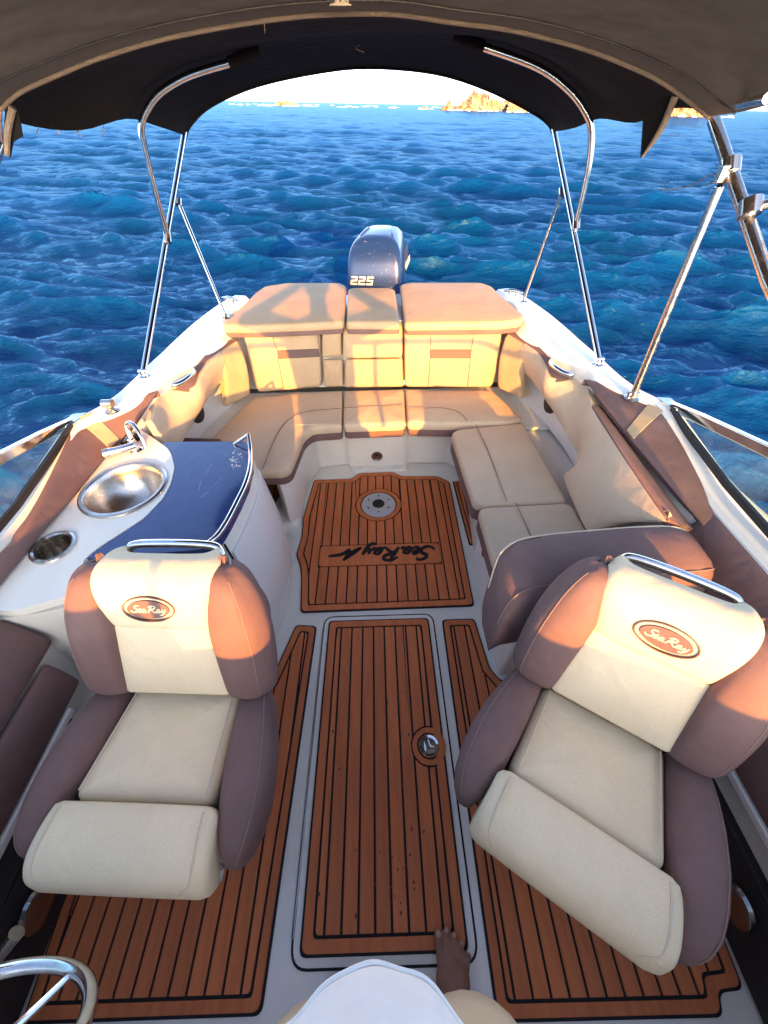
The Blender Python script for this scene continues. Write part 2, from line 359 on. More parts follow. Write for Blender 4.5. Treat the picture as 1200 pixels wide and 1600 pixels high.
def ribbon(strokes, o, ux, uy, nn, wid, h):
    """pen strokes as raised flat lettering"""
    o, ux, uy, nn = [np.array(tuple(q), float) for q in (o, ux, uy, nn)]; out = []
    for st in strokes:
        st = A(st); P = catmull(st, 6); m = len(P); T = np.gradient(P, axis=0); T /= np.linalg.norm(T, axis=1)[:, None]+1e-9
        k = np.linspace(0, 1, m); w_ = wid*(.45+.55*np.sin(np.pi*np.clip(k*.9+.05, 0, 1))); Nn = np.stack([-T[:, 1], T[:, 0]], 1)
        a = P+Nn*w_[:, None]; b = P-Nn*w_[:, None]
        to3 = lambda q, z: [o+ux*x+uy*y+nn*z for x, y in q]
        V = to3(a, h)+to3(b, h)+to3(a, 0)+to3(b, 0); F = []
        for i in range(m-1): F += [(i, m+i, m+i+1, i+1), (i, i+1, 2*m+i+1, 2*m+i), (m+i, 3*m+i, 3*m+i+1, m+i+1)]
        out.append((np.array(V), F))
    return join(*out)

# ------------------------------------------------------------------ object helpers
ORG = {}
BOAT_THINGS = []
def org(o): return ORG.get(o.name, np.zeros(3)) if o else np.zeros(3)
def tag(o, label, cat, group=None):
    o['label'] = label; o['category'] = cat
    if group: o['group'] = group
    return o
def thing(name, label, cat, base, group=None, boat=True):
    o = bpy.data.objects.new(name, None); C.objects.link(o); o.empty_display_size = .1
    o.location = Vector(base); ORG[o.name] = A([base])[0]; tag(o, label, cat, group)
    if boat: BOAT_THINGS.append(o)
    return o
def part(name, vf, m, parent=None, bev=0., seg=3, ang=38, boat=True, smooth=True, fm=None, label=None):
    V, F = vf; V = A(V); c = (V.min(0)+V.max(0))/2
    if parent is None: c[2] = V[:, 2].min()
    me = bpy.data.meshes.new(name); me.from_pydata((V-c).tolist(), [], [list(map(int, f)) for f in F]); me.validate()
    for k in ([m] if isinstance(m, str) else m): me.materials.append(MAT[k])
    bm = bmesh.new(); bm.from_mesh(me); bmesh.ops.recalc_face_normals(bm, faces=bm.faces)
    for i, f in enumerate(bm.faces):
        f.smooth = smooth
        if fm is not None: f.material_index = fm[i]
    if not bev:
        for e in bm.edges:
            if len(e.link_faces) == 2 and e.calc_face_angle(0) > R(ang): e.smooth = False
    bm.to_mesh(me); bm.free()
    o = bpy.data.objects.new(name, me); C.objects.link(o); ORG[o.name] = c
    if parent: o.parent = parent; o.location = Vector(c-org(parent))
    else:
        o.location = Vector(c)
        if boat: BOAT_THINGS.append(o)
    if bev:
        b = o.modifiers.new('bevel', 'BEVEL'); b.width = bev; b.segments = seg; b.limit_method = 'ANGLE'; b.angle_limit = R(35); b.harden_normals = True
    if label: o['label'] = label
    return o
def mir(P): return [Vector((-p[0], p[1], p[2])) for p in P]
def mirv(vf): V, F = vf; V = A(V).copy(); V[:, 0] *= -1; return V, [f[::-1] for f in F]

# ================================================================== the setting: sea, rocks
def build_sea():
    r = np.concatenate([[.3], np.exp(np.linspace(math.log(.9), math.log(26000), 860))]); nr = len(r)
    a = np.concatenate([np.linspace(R(-78), R(78), 520), np.linspace(R(78), R(282), 90)[1:-1]]); na = len(a)
    rr, aa = np.meshgrid(r, a, indexing='ij'); X = rr*np.sin(aa); Y = rr*np.cos(aa); Z = np.zeros_like(X); DX = np.zeros_like(X); DY = np.zeros_like(X)
    dr = np.gradient(r)[:, None]
    nw = 240
    lam = np.exp(rng.uniform(math.log(.20), math.log(4), nw)); th = R(8)+rng.normal(0, R(24), nw); ph = rng.uniform(0, 2*math.pi, nw)
    lam = np.concatenate([lam, np.exp(rng.uniform(math.log(4), math.log(20), 40))]); th = np.concatenate([th, R(5)+rng.normal(0, R(25), 40)]); ph = np.concatenate([ph, rng.uniform(0, 6.28, 40)])
    for q_, (l, t, p) in enumerate(zip(lam, th, ph)):
        k = 2*math.pi/l; amp = .0011*l if q_ >= nw else .0056*l**.72*(1 if l < 1.3 else (1.3/l)**.55)
        fade = np.clip(l/(2.6*dr)-.6, 0, 1)
        arg = k*(X*math.sin(t)+Y*math.cos(t))+p
        Z += fade*amp*np.cos(arg); s = fade*amp*np.sin(arg)*1.05; DX -= s*math.sin(t); DY -= s*math.cos(t)
    # gusts: patches of rougher and calmer water
    g = 1+.35*np.sin(X*.11+1.3*np.sin(Y*.07))*np.sin(Y*.093+.5)
    Z *= g; DX *= g; DY *= g
    d = np.maximum(np.abs(X)-1.15, np.maximum(Y-2.95, -3.4-Y)); s = np.clip((d+.02)/.7, 0, 1); s = s*s*(3-2*s)
    Z = Z*s-.22*(1-np.clip((d+.25)/.3, 0, 1)); DX *= s; DY *= s
    V = np.stack([X+DX, Y+DY, Z], -1).reshape(-1, 3)
    i, j = np.meshgrid(np.arange(nr-1), np.arange(na), indexing='ij'); j2 = (j+1) % na
    F = np.stack([i*na+j, i*na+j2, (i+1)*na+j2, (i+1)*na+j], -1).reshape(-1, 4)[:, ::-1]
    me = bpy.data.meshes.new('sea'); me.vertices.add(len(V)); me.vertices.foreach_set('co', V.ravel())
    me.loops.add(F.size); me.loops.foreach_set('vertex_index', F.ravel().astype(np.int32)); me.polygons.add(len(F))
    me.polygons.foreach_set('loop_start', np.arange(0, F.size, 4, dtype=np.int32)); me.polygons.foreach_set('loop_total', np.full(len(F), 4, np.int32))
    me.update(); me.validate(); me.polygons.foreach_set('use_smooth', np.ones(len(F), bool)); me.materials.append(MAT['water'])
    o = bpy.data.objects.new('sea', me); C.objects.link(o); o['kind'] = 'structure'; o['label'] = 'choppy deep blue sea reaching to the horizon'
build_sea()

def rockmesh(cx, cy, w_, dp, peaks, seed, n=70):
    """craggy rock: peaks = (u, height, half width) along its length"""
    g = np.random.default_rng(seed); nu, nv = n, 26
    V, F = [], []
    jit = g.normal(0, 1, (nu, nv)); col = g.normal(0, 1, nu)
    for i in range(nu):
        u = i/(nu-1)
        h0 = max(max(h*max(0, 1-abs(u-c)/hw)**.7 for c, h, hw in peaks), .25)
        h0 *= 1+.07*col[i]
        for j in range(nv):
            v = -1+2*j/(nv-1)
            h = h0*max(0, 1-abs(v)**2.2)*(1+.10*jit[i, j])
            V.append((cx+(u-.5)*w_+.012*w_*jit[i, j-1], cy+v*dp*(.45+.55*math.sin(math.pi*(.08+.84*u)))+.05*dp*jit[i-1, j], h-.3))
    for i in range(nu-1):
        for j in range(nv-1):
            a = i*nv+j; F.append((a, a+nv, a+nv+1, a+1))
    return np.array(V), F
def world_at(u, v, D):
    d = BOAT.to_3x3() @ (rt*(u-600)+upv*(800-v)+fwd*FPX); o = BOAT @ cam_loc; k = D/math.hypot(d.x, d.y); return o+d*k
def rock(name, u0, u1, D, dp, peaks, seed, label, group=None):
    a, b = world_at(u0, 165, D), world_at(u1, 165, D); c = (a+b)/2; w_ = (b-a).length
    o = part(name, rockmesh(c.x, c.y, w_, dp, peaks, seed), 'rock', ang=25, boat=False); tag(o, label, 'rock', group); o['label'] = label
    # surf breaking along the foot of the rock
    g = np.random.default_rng(seed+5); vs_, fs = [], []
    for k in range(int(w_/1.1)):
        x = c.x+g.uniform(-.56, .56)*w_; y = c.y-dp*g.uniform(.5, 1.25); r_ = g.uniform(.5, 1.5); hh = g.uniform(.15, .7); m = 7; o0 = len(vs_)
        vs_ += [(x+r_*1.5*math.cos(t)*g.uniform(.6, 1.1), y+r_*math.sin(t)*g.uniform(.6, 1.1), -.15) for t in np.linspace(0, 2*math.pi, m, endpoint=False)]
        vs_ += [(x+r_*.8*math.cos(t)*g.uniform(.6, 1.1), y+r_*.5*math.sin(t), hh*g.uniform(.5, 1)) for t in np.linspace(0, 2*math.pi, m, endpoint=False)]
        fs += [(o0+i, o0+(i+1) % m, o0+m+(i+1) % m, o0+m+i) for i in range(m)]+[tuple(o0+m+i for i in range(m))]
    return (vs_, fs)
surf = []
surf.append(rock('rocky_islet', 708, 806, 300, 16, [(.10, 2.5, .12), (.34, 6.6, .28), (.46, 6.4, .24), (.62, 4.6, .25), (.85, 4.0, .3)], 3, 'tall ochre rocky islet on the horizon beside the right canopy edge'))
surf.append(rock('sea_stack', 688, 710, 292, 6, [(.35, 2.0, .4), (.62, 4.0, .3)], 8, 'small pointed ochre sea stack left of the tall islet'))
surf.append(rock('low_rock', 790, 880, 280, 12, [(.15, 3.8, .4), (.5, 3.9, .5), (.8, 3.4, .4)], 14, 'long low orange rock running behind the dark canopy corner'))
surf.append(rock('flat_rock', 655, 675, 330, 5, [(.5, 1.6, .5)], 21, 'tiny flat dark rock awash left of the sea stack'))
surf.append(rock('headland_rock', 1000, 1110, 260, 18, [(.3, 9.5, .4), (.6, 9.0, .5), (.9, 5, .4)], 33, 'orange headland glimpsed between torn canvas flap and front pole'))
surf.append(rock('reef', 424, 468, 420, 9, [(.3, 2.2, .3), (.55, 3.0, .3), (.8, 1.8, .25)], 41, 'low reddish reef awash on the horizon, far left'))
g = np.random.default_rng(77); vs_, fs = [], []
for k in range(80):                                   # white water between the reefs, far out
    p = world_at(g.uniform(360, 860), 163, g.uniform(330, 700)); r_ = g.uniform(1, 3.5); o0 = len(vs_); h = g.uniform(.1, .55)
    m = 7; vs_ += [(p.x+r_*1.6*math.cos(t), p.y+r_*math.sin(t), -.2) for t in np.linspace(0, 6.28, m, endpoint=False)]+[(p.x+r_*math.cos(t), p.y+.4*r_*math.sin(t), h*g.uniform(.5, 1)) for t in np.linspace(0, 6.28, m, endpoint=False)]
    fs += [(o0+i, o0+(i+1) % m, o0+m+(i+1) % m, o0+m+i) for i in range(m)]+[tuple(o0+m+i for i in range(m))]
surf.append((vs_, fs))
fo = part('surf', join(*surf), 'foam', boat=False); fo['kind'] = 'stuff'; fo['label'] = 'white surf breaking around the distant rocks'

# ================================================================== the boat
boat = thing('motorboat', 'white open motorboat with tan and brown upholstery and teak style floor', 'boat', (0, .6, 0))
# --- outer hull
def hull():
    secs = []
    for Y, gx, gz, cx, cz, kz in ((2.92, .96, .70, .90, .02, -.34), (2.4, 1.08, .70, .98, -.02, -.40), (1.6, 1.16, .71, 1.04, -.02, -.44), (.6, 1.28, .69, 1.10, 0, -.46), (-.6, 1.30, .70, 1.08, .04, -.46), (-1.8, 1.22, .76, .90, .12, -.40), (-2.7, .95, .84, .55, .25, -.25), (-3.2, .55, .90, .22, .38, -.02), (-3.35, .2, .92, .06, .5, .2)):
        secs.append([(gx, Y, gz), ((gx+cx)/2+.03, Y, (gz+cz)/2), (cx, Y, cz), (0, Y, kz), (-cx, Y, cz), (-(gx+cx)/2-.03, Y, (gz+cz)/2), (-gx, Y, gz)])
    V = A([p for s in secs for p in s]); F = []
    for i in range(len(secs)-1):
        for k in range(6): F.append((i*7+k, i*7+k+1, i*7+7+k+1, i*7+7+k))
    F.append(tuple(range(7))); F.append(tuple(range((len(secs)-1)*7, len(secs)*7)))
    return V, F
part('hull', hull(), 'gelcoat', boat)
# --- cockpit floor
part('cockpit_floor', prism([(-.99, -1.3, 0), (.99, -1.3, 0), (.99, 1.6, 0), (.80, 2.02, 0), (-.80, 2.02, 0), (-.99, 1.6, 0)], .05), 'gelcoat', boat)
# --- gunwales
def gunwale():
    st = [(2.90, [(.80, .58), (.815, .715), (.86, .765), (.93, .77), (.965, .69)]),
          (2.70, [(.83, .58), (.845, .72), (.88, .775), (.98, .778), (1.03, .69)]),
          (2.42, [(.82, .58), (.835, .725), (.875, .782), (1.03, .78), (1.085, .69)]),
          (2.20, [(.790, .58), (.800, .728), (.885, .785), (1.055, .78), (1.115, .69)]),
          (2.00, [(.865, .58), (.870, .728), (.920, .785), (1.07, .78), (1.13, .69)]),
          (1.80, [(.905, .58), (.912, .730), (.945, .785), (1.085, .782), (1.15, .69)]),
          (1.66, [(.955, .58), (.962, .738), (.976, .785), (1.09, .784), (1.16, .69)]),
          (1.56, [(.972, .60), (.982, .76), (.996, .783), (1.10, .784), (1.18, .69)]),
          (1.46, [(1.01, .63), (1.02, .765), (1.035, .783), (1.125, .784), (1.20, .69)]),
          (1.33, [(1.105, .64), (1.112, .770), (1.125, .782), (1.19, .782), (1.25, .68)]),
          (1.22, [(1.11, .62), (1.117, .750), (1.13, .762), (1.20, .765), (1.26, .68)]),
          (1.05, [(1.10, .60), (1.108, .722), (1.12, .734), (1.20, .74), (1.27, .67)]),
          (.87, [(1.09, .58), (1.097, .698), (1.11, .71), (1.20, .72), (1.28, .67)]),
          (.60, [(1.09, .58), (1.098, .698), (1.112, .71), (1.21, .72), (1.29, .67)]),
          (.0, [(1.10, .58), (1.105, .71), (1.12, .72), (1.22, .73), (1.30, .68)]),
          (-.9, [(1.10, .58), (1.105, .73), (1.12, .74), (1.22, .75), (1.30, .68)])]
    return [[(x, Y, z) for x, z in s] for Y, s in st]
G = gunwale()
for s in (1, -1):
    Gs = G if s > 0 else [[(x+((.035, .022, .012, 0, 0)[i] if y < 1.4 else 0), y, z) for i, (x, y, z) in enumerate(r_)] for r_ in G]
    vf = patch(Gs, .012, n=5, nv=1, up=(0, 0, 1)); part('gunwale', vf if s > 0 else mirv(vf), 'gelcoat', boat, bev=.009)
# --- bow deck and consoles ahead of the photographer (they shade the seats)
part('bow_deck', prism([(1.29, -.9, .74), (1.2, -1.8, .79), (.95, -2.7, .86), (.5, -3.25, .91), (-.5, -3.25, .91), (-.95, -2.7, .86), (-1.2, -1.8, .79), (-1.29, -.9, .74)], .04), 'gelcoat', boat)
for s in (1, -1):
    k_ = 0 if s < 0 else .12
    prof = [(-1.35, .0), (-1.35, 1.02-k_), (-1.18, 1.18-k_), (-.98, 1.15-k_), (-.52, .92-k_/3), (-.41, .86), (-.37, .66), (-.44, .0)]
    ring = lambda x: [(s*x, y, z) for y, z in prof]
    part('console', loft([ring(.36), ring(1.17)]), 'gelcoat', boat, bev=.03)
part('walkthrough_door', boxv((-.357, -.80, 0), (.357, -.76, .97)), 'gelcoat', boat, bev=.01)

# --- interior side walls, both sides alike
for s in (1, -1):
    f = (lambda L_: L_) if s > 0 else mir
    # white liner behind the coaming pads
    rows = [[(.84, 2.27, .37), (.85, 2.27, .56), (.835, 2.27, .70)], [(.92, 2.03, .37), (.93, 2.02, .55), (.915, 2.0, .70)], [(.99, 1.74, .36), (.995, 1.72, .55), (.965, 1.72, .72)],
            [(1.01, 1.44, .34), (1.02, 1.44, .55), (1.04, 1.44, .70)]]
    if s > 0: rows += [[(.985, 1.1, .32), (1.01, 1.1, .52), (1.06, 1.1, .67)], [(.97, .8, .30), (1.02, .8, .5), (1.07, .8, .64)]]
    vf = patch([f([Vector(p) for p in r_]) for r_ in rows], .012, n=4, up=(-s, 0, .3)); part('side_liner', vf, 'gelcoat', boat)
    # forward side: bolster, upright pad, recess, dark kick panel
    rows = [f([Vector((1.098, Y, .693)), Vector((1.06, Y, .64)), Vector((1.005, Y, .545)), Vector((.995, Y, .49))]) for Y in ((.845, .72, .50, .2, -.42) if s > 0 else (.565, .50, .4, .2, -.42))]
    part('side_bolster', patch(rows, .03, n=4, up=(-s, 0, 1), puff=.008), 'brown', boat, bev=.012)
    rows = [f([Vector((.985, Y, .482)), Vector((.968, Y, .42)), Vector((.962, Y, .345))]) for Y in (.50, .40, .1, -.42)]
    part('side_pad', patch(rows, .02, n=4, up=(-s, 0, .2), puff=.006), 'brown', boat, bev=.008)
    part('recess_wall', boxv(*sorted([(s*1.03, -.9, 0), (s*1.045, .62, .50)], key=lambda q: q[0])) if s > 0 else boxv((-1.045, -.9, 0), (-1.03, .62, .50)), 'gelcoat', boat)
    part('recess_lip', boxv((.955, -.42, .315), (1.03, .42, .342)) if s > 0 else boxv((-1.03, -.42, .315), (-.955, .42, .342)), 'white_plastic', boat, bev=.006)
    part('kick_panel', prism(f([Vector((.935, .60, .012)), Vector((.935, -.9, .012)), Vector((.948, -.9, .235)), Vector((.948, .60, .235))]), .03, up=(-s, 0, 0)), 'dark_liner', boat, bev=.006)
    part('recess_floor', boxv((.966, -.9, .20), (1.03, .6, .215)) if s > 0 else boxv((-1.03, -.9, .20), (-.966, .6, .215)), 'gelcoat', boat)
part('side_strap', patch([[(-.985, Y, .33), (-.955, Y, .27+.05*(Y-.2)), (-.948, Y, .245)] for Y in (.40, .2, -.1, -.4)], .006, n=3, up=(1, 0, 0)), 'black', boat)
sp = part('side_speaker', lathe((.931, -.055, .135), [(.001, .012), (.045, .014), (.052, .010), (.055, 0)], axis=(-1, 0, 0)), 'dark_chrome', boat)
sp = part('side_speaker', lathe((-.931, -.02, .135), [(.001, .012), (.045, .014), (.052, .010), (.055, 0)], axis=(1, 0, 0)), 'dark_chrome', boat)

# --- coaming panels (brown with a tan stripe) against the gunwale
PR = [((913, 593, .762), (915, 597, .757)), ((962, 604, .775), (945, 634, .745)), ((1013, 628, .775), (976, 673, .725)), ((1036, 646, .772), (989, 690, .718)), ((1078, 717, .735), (1045, 757, .69)), ((1113, 786, .697), (1083, 803, .665)), ((1121, 804, .690), (1100, 824, .655))]
PL = [((247, 611, .762), (244, 617, .757)), ((191, 625, .780), (214, 656, .725)), ((146, 645, .782), (190, 687, .685)), ((119, 659, .780), (172, 704, .678)), ((64, 776, .740), (104, 788, .675)), ((36, 828, .725), (60, 840, .674)), ((0, 864, .718), (0, 914, .672)), ((-40, 900, .715), (-40, 965, .672))]
def panel_rows(L_, lift=0.):
    out = []
    for a_, b_ in L_:
        p_, q_ = at(a_[0], a_[1], z=a_[2]), at(b_[0], b_[1], z=b_[2]); out.append([q_, (p_+q_)/2+Vector((0, 0, .006)), p_])
    return out
def stripe_rows(rows, i, n=4):
    """the tan stripe lies on the panel between rows i and i+1"""
    a_, b_ = rows[i], rows[i+1]; up_ = Vector((0, 0, .010))
    return [[x.lerp(y, t)+up_ for x, y in zip(a_, b_)] for t in (.10, .5, .94)]
for s, L_ in ((1, PR), (-1, PL)):
    rows = panel_rows(L_); pn = part('coaming_panel', patch(rows, .025, n=5, up=(-s*.4, 0, 1), puff=.006), 'brown', boat, bev=.008)
    part('stripe', patch(stripe_rows(rows, 2), .006, n=3, up=(-s*.4, 0, 1)), 'tan', pn, bev=.002)
# --- coaming pad (tan arm over the speaker, then the lounge back)
CA = [((791, 520, .735), (777, 606, .455)), ((806, 528, .735), (796, 615, .452)), ((822, 539, .733), (816, 624, .45))]
CO = [((819, 537, .735), (808, 570, .60)), ((836, 552, .732), (828, 591, .582)), ((849, 569, .722), (841, 608, .578)), ((858, 588, .708), (853, 626, .572)),
      ((882, 593, .715), (869, 650, .55)), ((914, 595, .735), (890, 688, .525)), ((926, 638, .72), (904, 714, .50))]
CO2 = [((956, 687, .715), (894, 735, .46)), ((986, 733, .71), (881, 746, .44)), ((1035, 806, .69), (906, 808, .43)), ((1046, 814, .672), (918, 830, .43))]
def corows(L_, s, nn=3):
    out = []
    for a, b in L_:
        p, q = at(a[0], a[1], z=a[2]), at(b[0], b[1], z=b[2]); mid = (p+q)/2+Vector((-.018, 0, .012)); r_ = [q, mid, p]; out.append(r_ if s > 0 else mir(r_))
    return out
for s in (1, -1):
    vf = patch(corows(CO+CO2 if s > 0 else CO, s), .035, n=5, up=(-s, 0, .6), puff=.006)
    cp = part('coaming_pad', vf, 'tan_lifted', boat, bev=.012)
    part('corner_pad', patch(corows(CA, s), .04, n=5, up=(-s, 0, .6), puff=.008), 'tan', boat, bev=.014)
    # brown cap behind the pad's top edge, round the grab handle
    cap = [((796, 517, .735), (794, 521, .735)), ((825, 528, .738), (823, 540, .73)), ((852, 552, .742), (848, 567, .715)), ((866, 574, .735), (853, 591, .69)), ((890, 591, .735), (870, 597, .70))]
    rows = [[at(*a[:2], z=a[2]), at(*b[:2], z=b[2])] for a, b in cap]; rows = rows if s > 0 else [mir(r_) for r_ in rows]
    part('coaming_cap', patch(rows, .012, n=5, up=(-s*.2, 0, 1)), 'brown', boat)
    # seams across the pad
    for L_ in () if s < 0 else ([(897, 716, .515), (930, 770, .50), (962, 830, .475)],):
        P = [at(u, v, z=z)+Vector((-.012, 0, .008)) for u, v, z in L_]
        part('seam', tube(P if s > 0 else mir(P), .0022, n=6), 'thread', cp)
    # speaker in the white recess
    c = at(852, 628, z=.53)+Vector((.035, 0, 0)); ax = Vector((-1, -.05, .1)); 
    if s < 0: c.x *= -1; ax.x *= -1
    part('speaker', lathe(c, [(.001, .02), (.05, .018), (.058, .014), (.062, 0)], axis=ax), 'black', boat)
    # grab handle
    H_ = [at(862, 563, z=.735), at(860, 566, z=.765), at(866, 573, z=.772), at(880, 582, z=.772), at(893, 586, z=.768), at(897, 586, z=.738)]
    hv = tube(H_, .0105, n=12, smooth=6); gh = part('grab_handle', hv if s > 0 else mirv(hv), 'chrome', boat)
    # cup holder in the gunwale
    c = at(817, 505, z=.752); 
    if s < 0: c.x *= -1
    cu = part('cup_holder', lathe(c, [(.028, -.07), (.036, -.012), (.037, .006), (.046, .008), (.048, .002), (.046, -.004)], axis=(-s*.35, 0, 1), n=36, cap1=False), 'old_chrome', boat)
    part('cup_bottom', lathe(c, [(.001, -.066), (.029, -.066), (.030, -.068)], axis=(-s*.35, 0, 1), n=24), 'black', cu)
    # stern cleat
    c = at(801, 462, z=.785); 
    if s < 0: c.x *= -1
    cl = part('cleat', join(tube([c+Vector((-.055, .03, .022)), c+Vector((0, 0, .030)), c+Vector((.055, -.03, .022))], [.006, .010, .006]), tube([c+Vector((-.018, .01, 0)), c+Vector((-.018, .01, .028))], .008, smooth=1), tube([c+Vector((.018, -.01, 0)), c+Vector((.018, -.01, .028))], .008, smooth=1)), 'chrome', boat)
cb = [((925, 636, .722), (940, 636, .706)), ((955, 683, .718), (972, 679, .694)), ((986, 732, .71), (1010, 730, .674)), ((1035, 803, .69), (1062, 799, .652)), ((1060, 823, .668), (1084, 826, .640))]
part('lounge_back_cap', patch([[at(*a[:2], z=a[2])+Vector((0, 0, .004)), (at(*a[:2], z=a[2])+at(*b[:2], z=b[2]))/2+Vector((0, 0, .010)), at(*b[:2], z=b[2])] for a, b in cb], .03, n=5), 'brown', boat, bev=.008)

# --- stern: seat riser, locker box under the bench
RIS = [(-.52, 1.50), (-.475, 1.44), (-.435, 1.50), (-.425, 1.80), (-.36, 1.965), (-.20, 1.990), (-.165, 1.962), (.180, 1.962), (.215, 1.990), (.46, 1.975), (.53, 1.90), (.56, 2.2), (-.80, 2.2), (-.80, 1.95), (-.52, 1.90)]
part('stern_riser', prism([(x, y, .355) for x, y in RIS], .353), 'gelcoat', boat, bev=.018)
part('bilge_step', cushion([(-.62, 1.42, .05), (-.43, 1.44, .05), (-.435, 1.70, .05), (-.47, 1.86, .05), (-.62, 1.86, .05)], .05, r=.03, puff=.004, rb=.001), 'gelcoat', boat)
sr = part('toe_ledge', cushion([(-.16, 1.918, .016), (.19, 1.918, .016), (.20, 1.985, .016), (-.18, 1.985, .016)], .016, r=.01, fil=.015, puff=.002, rb=.001), 'gelcoat', boat)
dz_ = at(589, 713, y=1.96)
dr = part('drain_fitting', lathe((dz_.x, 1.9605, dz_.z), [(.001, .006), (.012, .006), (.014, .002), (.026, .003), (.030, .007), (.034, .006), (.036, 0)], axis=(0, -1, 0), n=28), 'dark_chrome', boat)
part('drain_plug', lathe((dz_.x, 1.954, dz_.z), [(.0001, .006), (.008, .006), (.011, 0)], axis=(0, -1, 0), n=12), 'old_chrome', dr)
for x in (-.085, .115): part('courtesy_light', lathe((x, 1.944, .0172), [(.001, .003), (.014, .004), (.020, .002), (.023, 0)], n=24), 'white_plastic', boat)
part('lounge_base', prism([(.555, 1.88, .345), (.50, 1.30, .345), (.49, .95, .345), (.475, .60, .345), (1.02, .60, .345), (1.02, 1.88, .345)], .343), 'gelcoat', boat, bev=.015)
ld_ = part('locker_door', prism([(.492, 1.20, .30), (.482, .80, .30), (.474, .80, .035), (.484, 1.20, .035)], .012, up=(-1, 0, 0), fil=.02), 'white_plastic', boat, bev=.003)
part('door_latch', lathe((.482, 1.08, .20), [(.001, .004), (.014, .004), (.018, 0)], axis=(-1, 0, 0), n=20), 'dark_chrome', ld_)
part('transom', prism([(.96, 2.92, .68), (.90, 3.18, .68), (-.90, 3.18, .68), (-.96, 2.92, .68)], .6), 'gelcoat', boat, bev=.03)
part('bench_base', prism([(-.94, 1.46, .372), (-.50, 1.46, .372), (-.47, 1.90, .372), (.56, 1.90, .372), (.60, 1.84, .372), (.98, 1.82, .372), (.86, 2.29, .372), (-.86, 2.29, .372), (-.98, 1.8, .372)], .02), 'gelcoat', boat)
part('back_wall', prism([(-.86, 2.335, .38), (.86, 2.335, .38), (.83, 2.46, .735), (-.83, 2.46, .735)], .02, up=(0, -1, 0)), 'gelcoat', boat)
part('sunpad_base', prism([(.78, 2.47, .71), (.83, 2.92, .71), (-.83, 2.92, .71), (-.78, 2.47, .71)], .36), 'gelcoat', boat, bev=.01)

# --- side windshield, both sides: rail, glass, gasket; front screen on the consoles
for s in (1, -1):
    f = (lambda L_: L_) if s > 0 else mir
    ws = part('windshield_rail', None or loft([f([Vector((x-.007, y, z-.020)), Vector((x+.007, y, z-.020)), Vector((x+.012, y, z+.018)), Vector((x-.012, y, z+.018))]) for x, y, z in
        [(1.19, 1.36, .772), (1.197, 1.2, .812), (1.20, .917, .876), (1.20, .5, .97), (1.18, .0, 1.12), (1.12, -.38, 1.27), (1.05, -.46, 1.30)]]), 'chrome', boat, bev=.005)
    gl = [(1.187, 1.335, .768), (1.197, 1.2, .80), (1.20, .917, .862), (1.20, .5, .955), (1.18, .0, 1.105), (1.12, -.38, 1.255)]
    gb = [(1.172, 1.325, .790), (1.165, 1.2, .778), (1.155, .917, .752), (1.152, .5, .738), (1.16, .0, .745), (1.11, -.40, .78)]
    V = f([Vector(p) for p in gl+gb]); n = len(gl); F = [(i, i+1, n+i+1, n+i) for i in range(n-1)]
    part('windshield_glass', (A(V), F), 'glass', ws)
    part('gasket', loft([f([Vector((x-.007, y, z-.020)), Vector((x+.007, y, z-.020)), Vector((x+.005, y, z+.004)), Vector((x-.008, y, z+.003))]) for x, y, z in gb]), 'black', ws)
    part('corner_bracket', prism(f([Vector((1.150, 1.40, .788)), Vector((1.205, 1.385, .790)), Vector((1.205, 1.29, .792)), Vector((1.165, 1.30, .790))]), .02, fil=.01), 'chrome', ws, bev=.003)
fr = part('front_screen_rail', tube([(-1.06, -.46, 1.30), (-.9, -.56, 1.37), (-.4, -.66, 1.40), (0, -.67, 1.40), (.4, -.66, 1.40), (.9, -.56, 1.37), (1.06, -.46, 1.30)], .017, n=10), 'chrome', boat)
for s in (1, -1):
    part('screen_post', tube([(s*.37, -.66, 1.395), (s*.36, -.76, 1.03)], .014, smooth=1), 'chrome', fr)
    q = [(s*1.05, -.47, 1.29), (s*.9, -.565, 1.36), (s*.4, -.665, 1.39), (s*.375, -.75, 1.04), (s*.9, -.70, 1.04), (s*1.1, -.56, 1.03)]
    part('front_glass', (A(q), [tuple(range(6))]), 'clear_glass', fr)

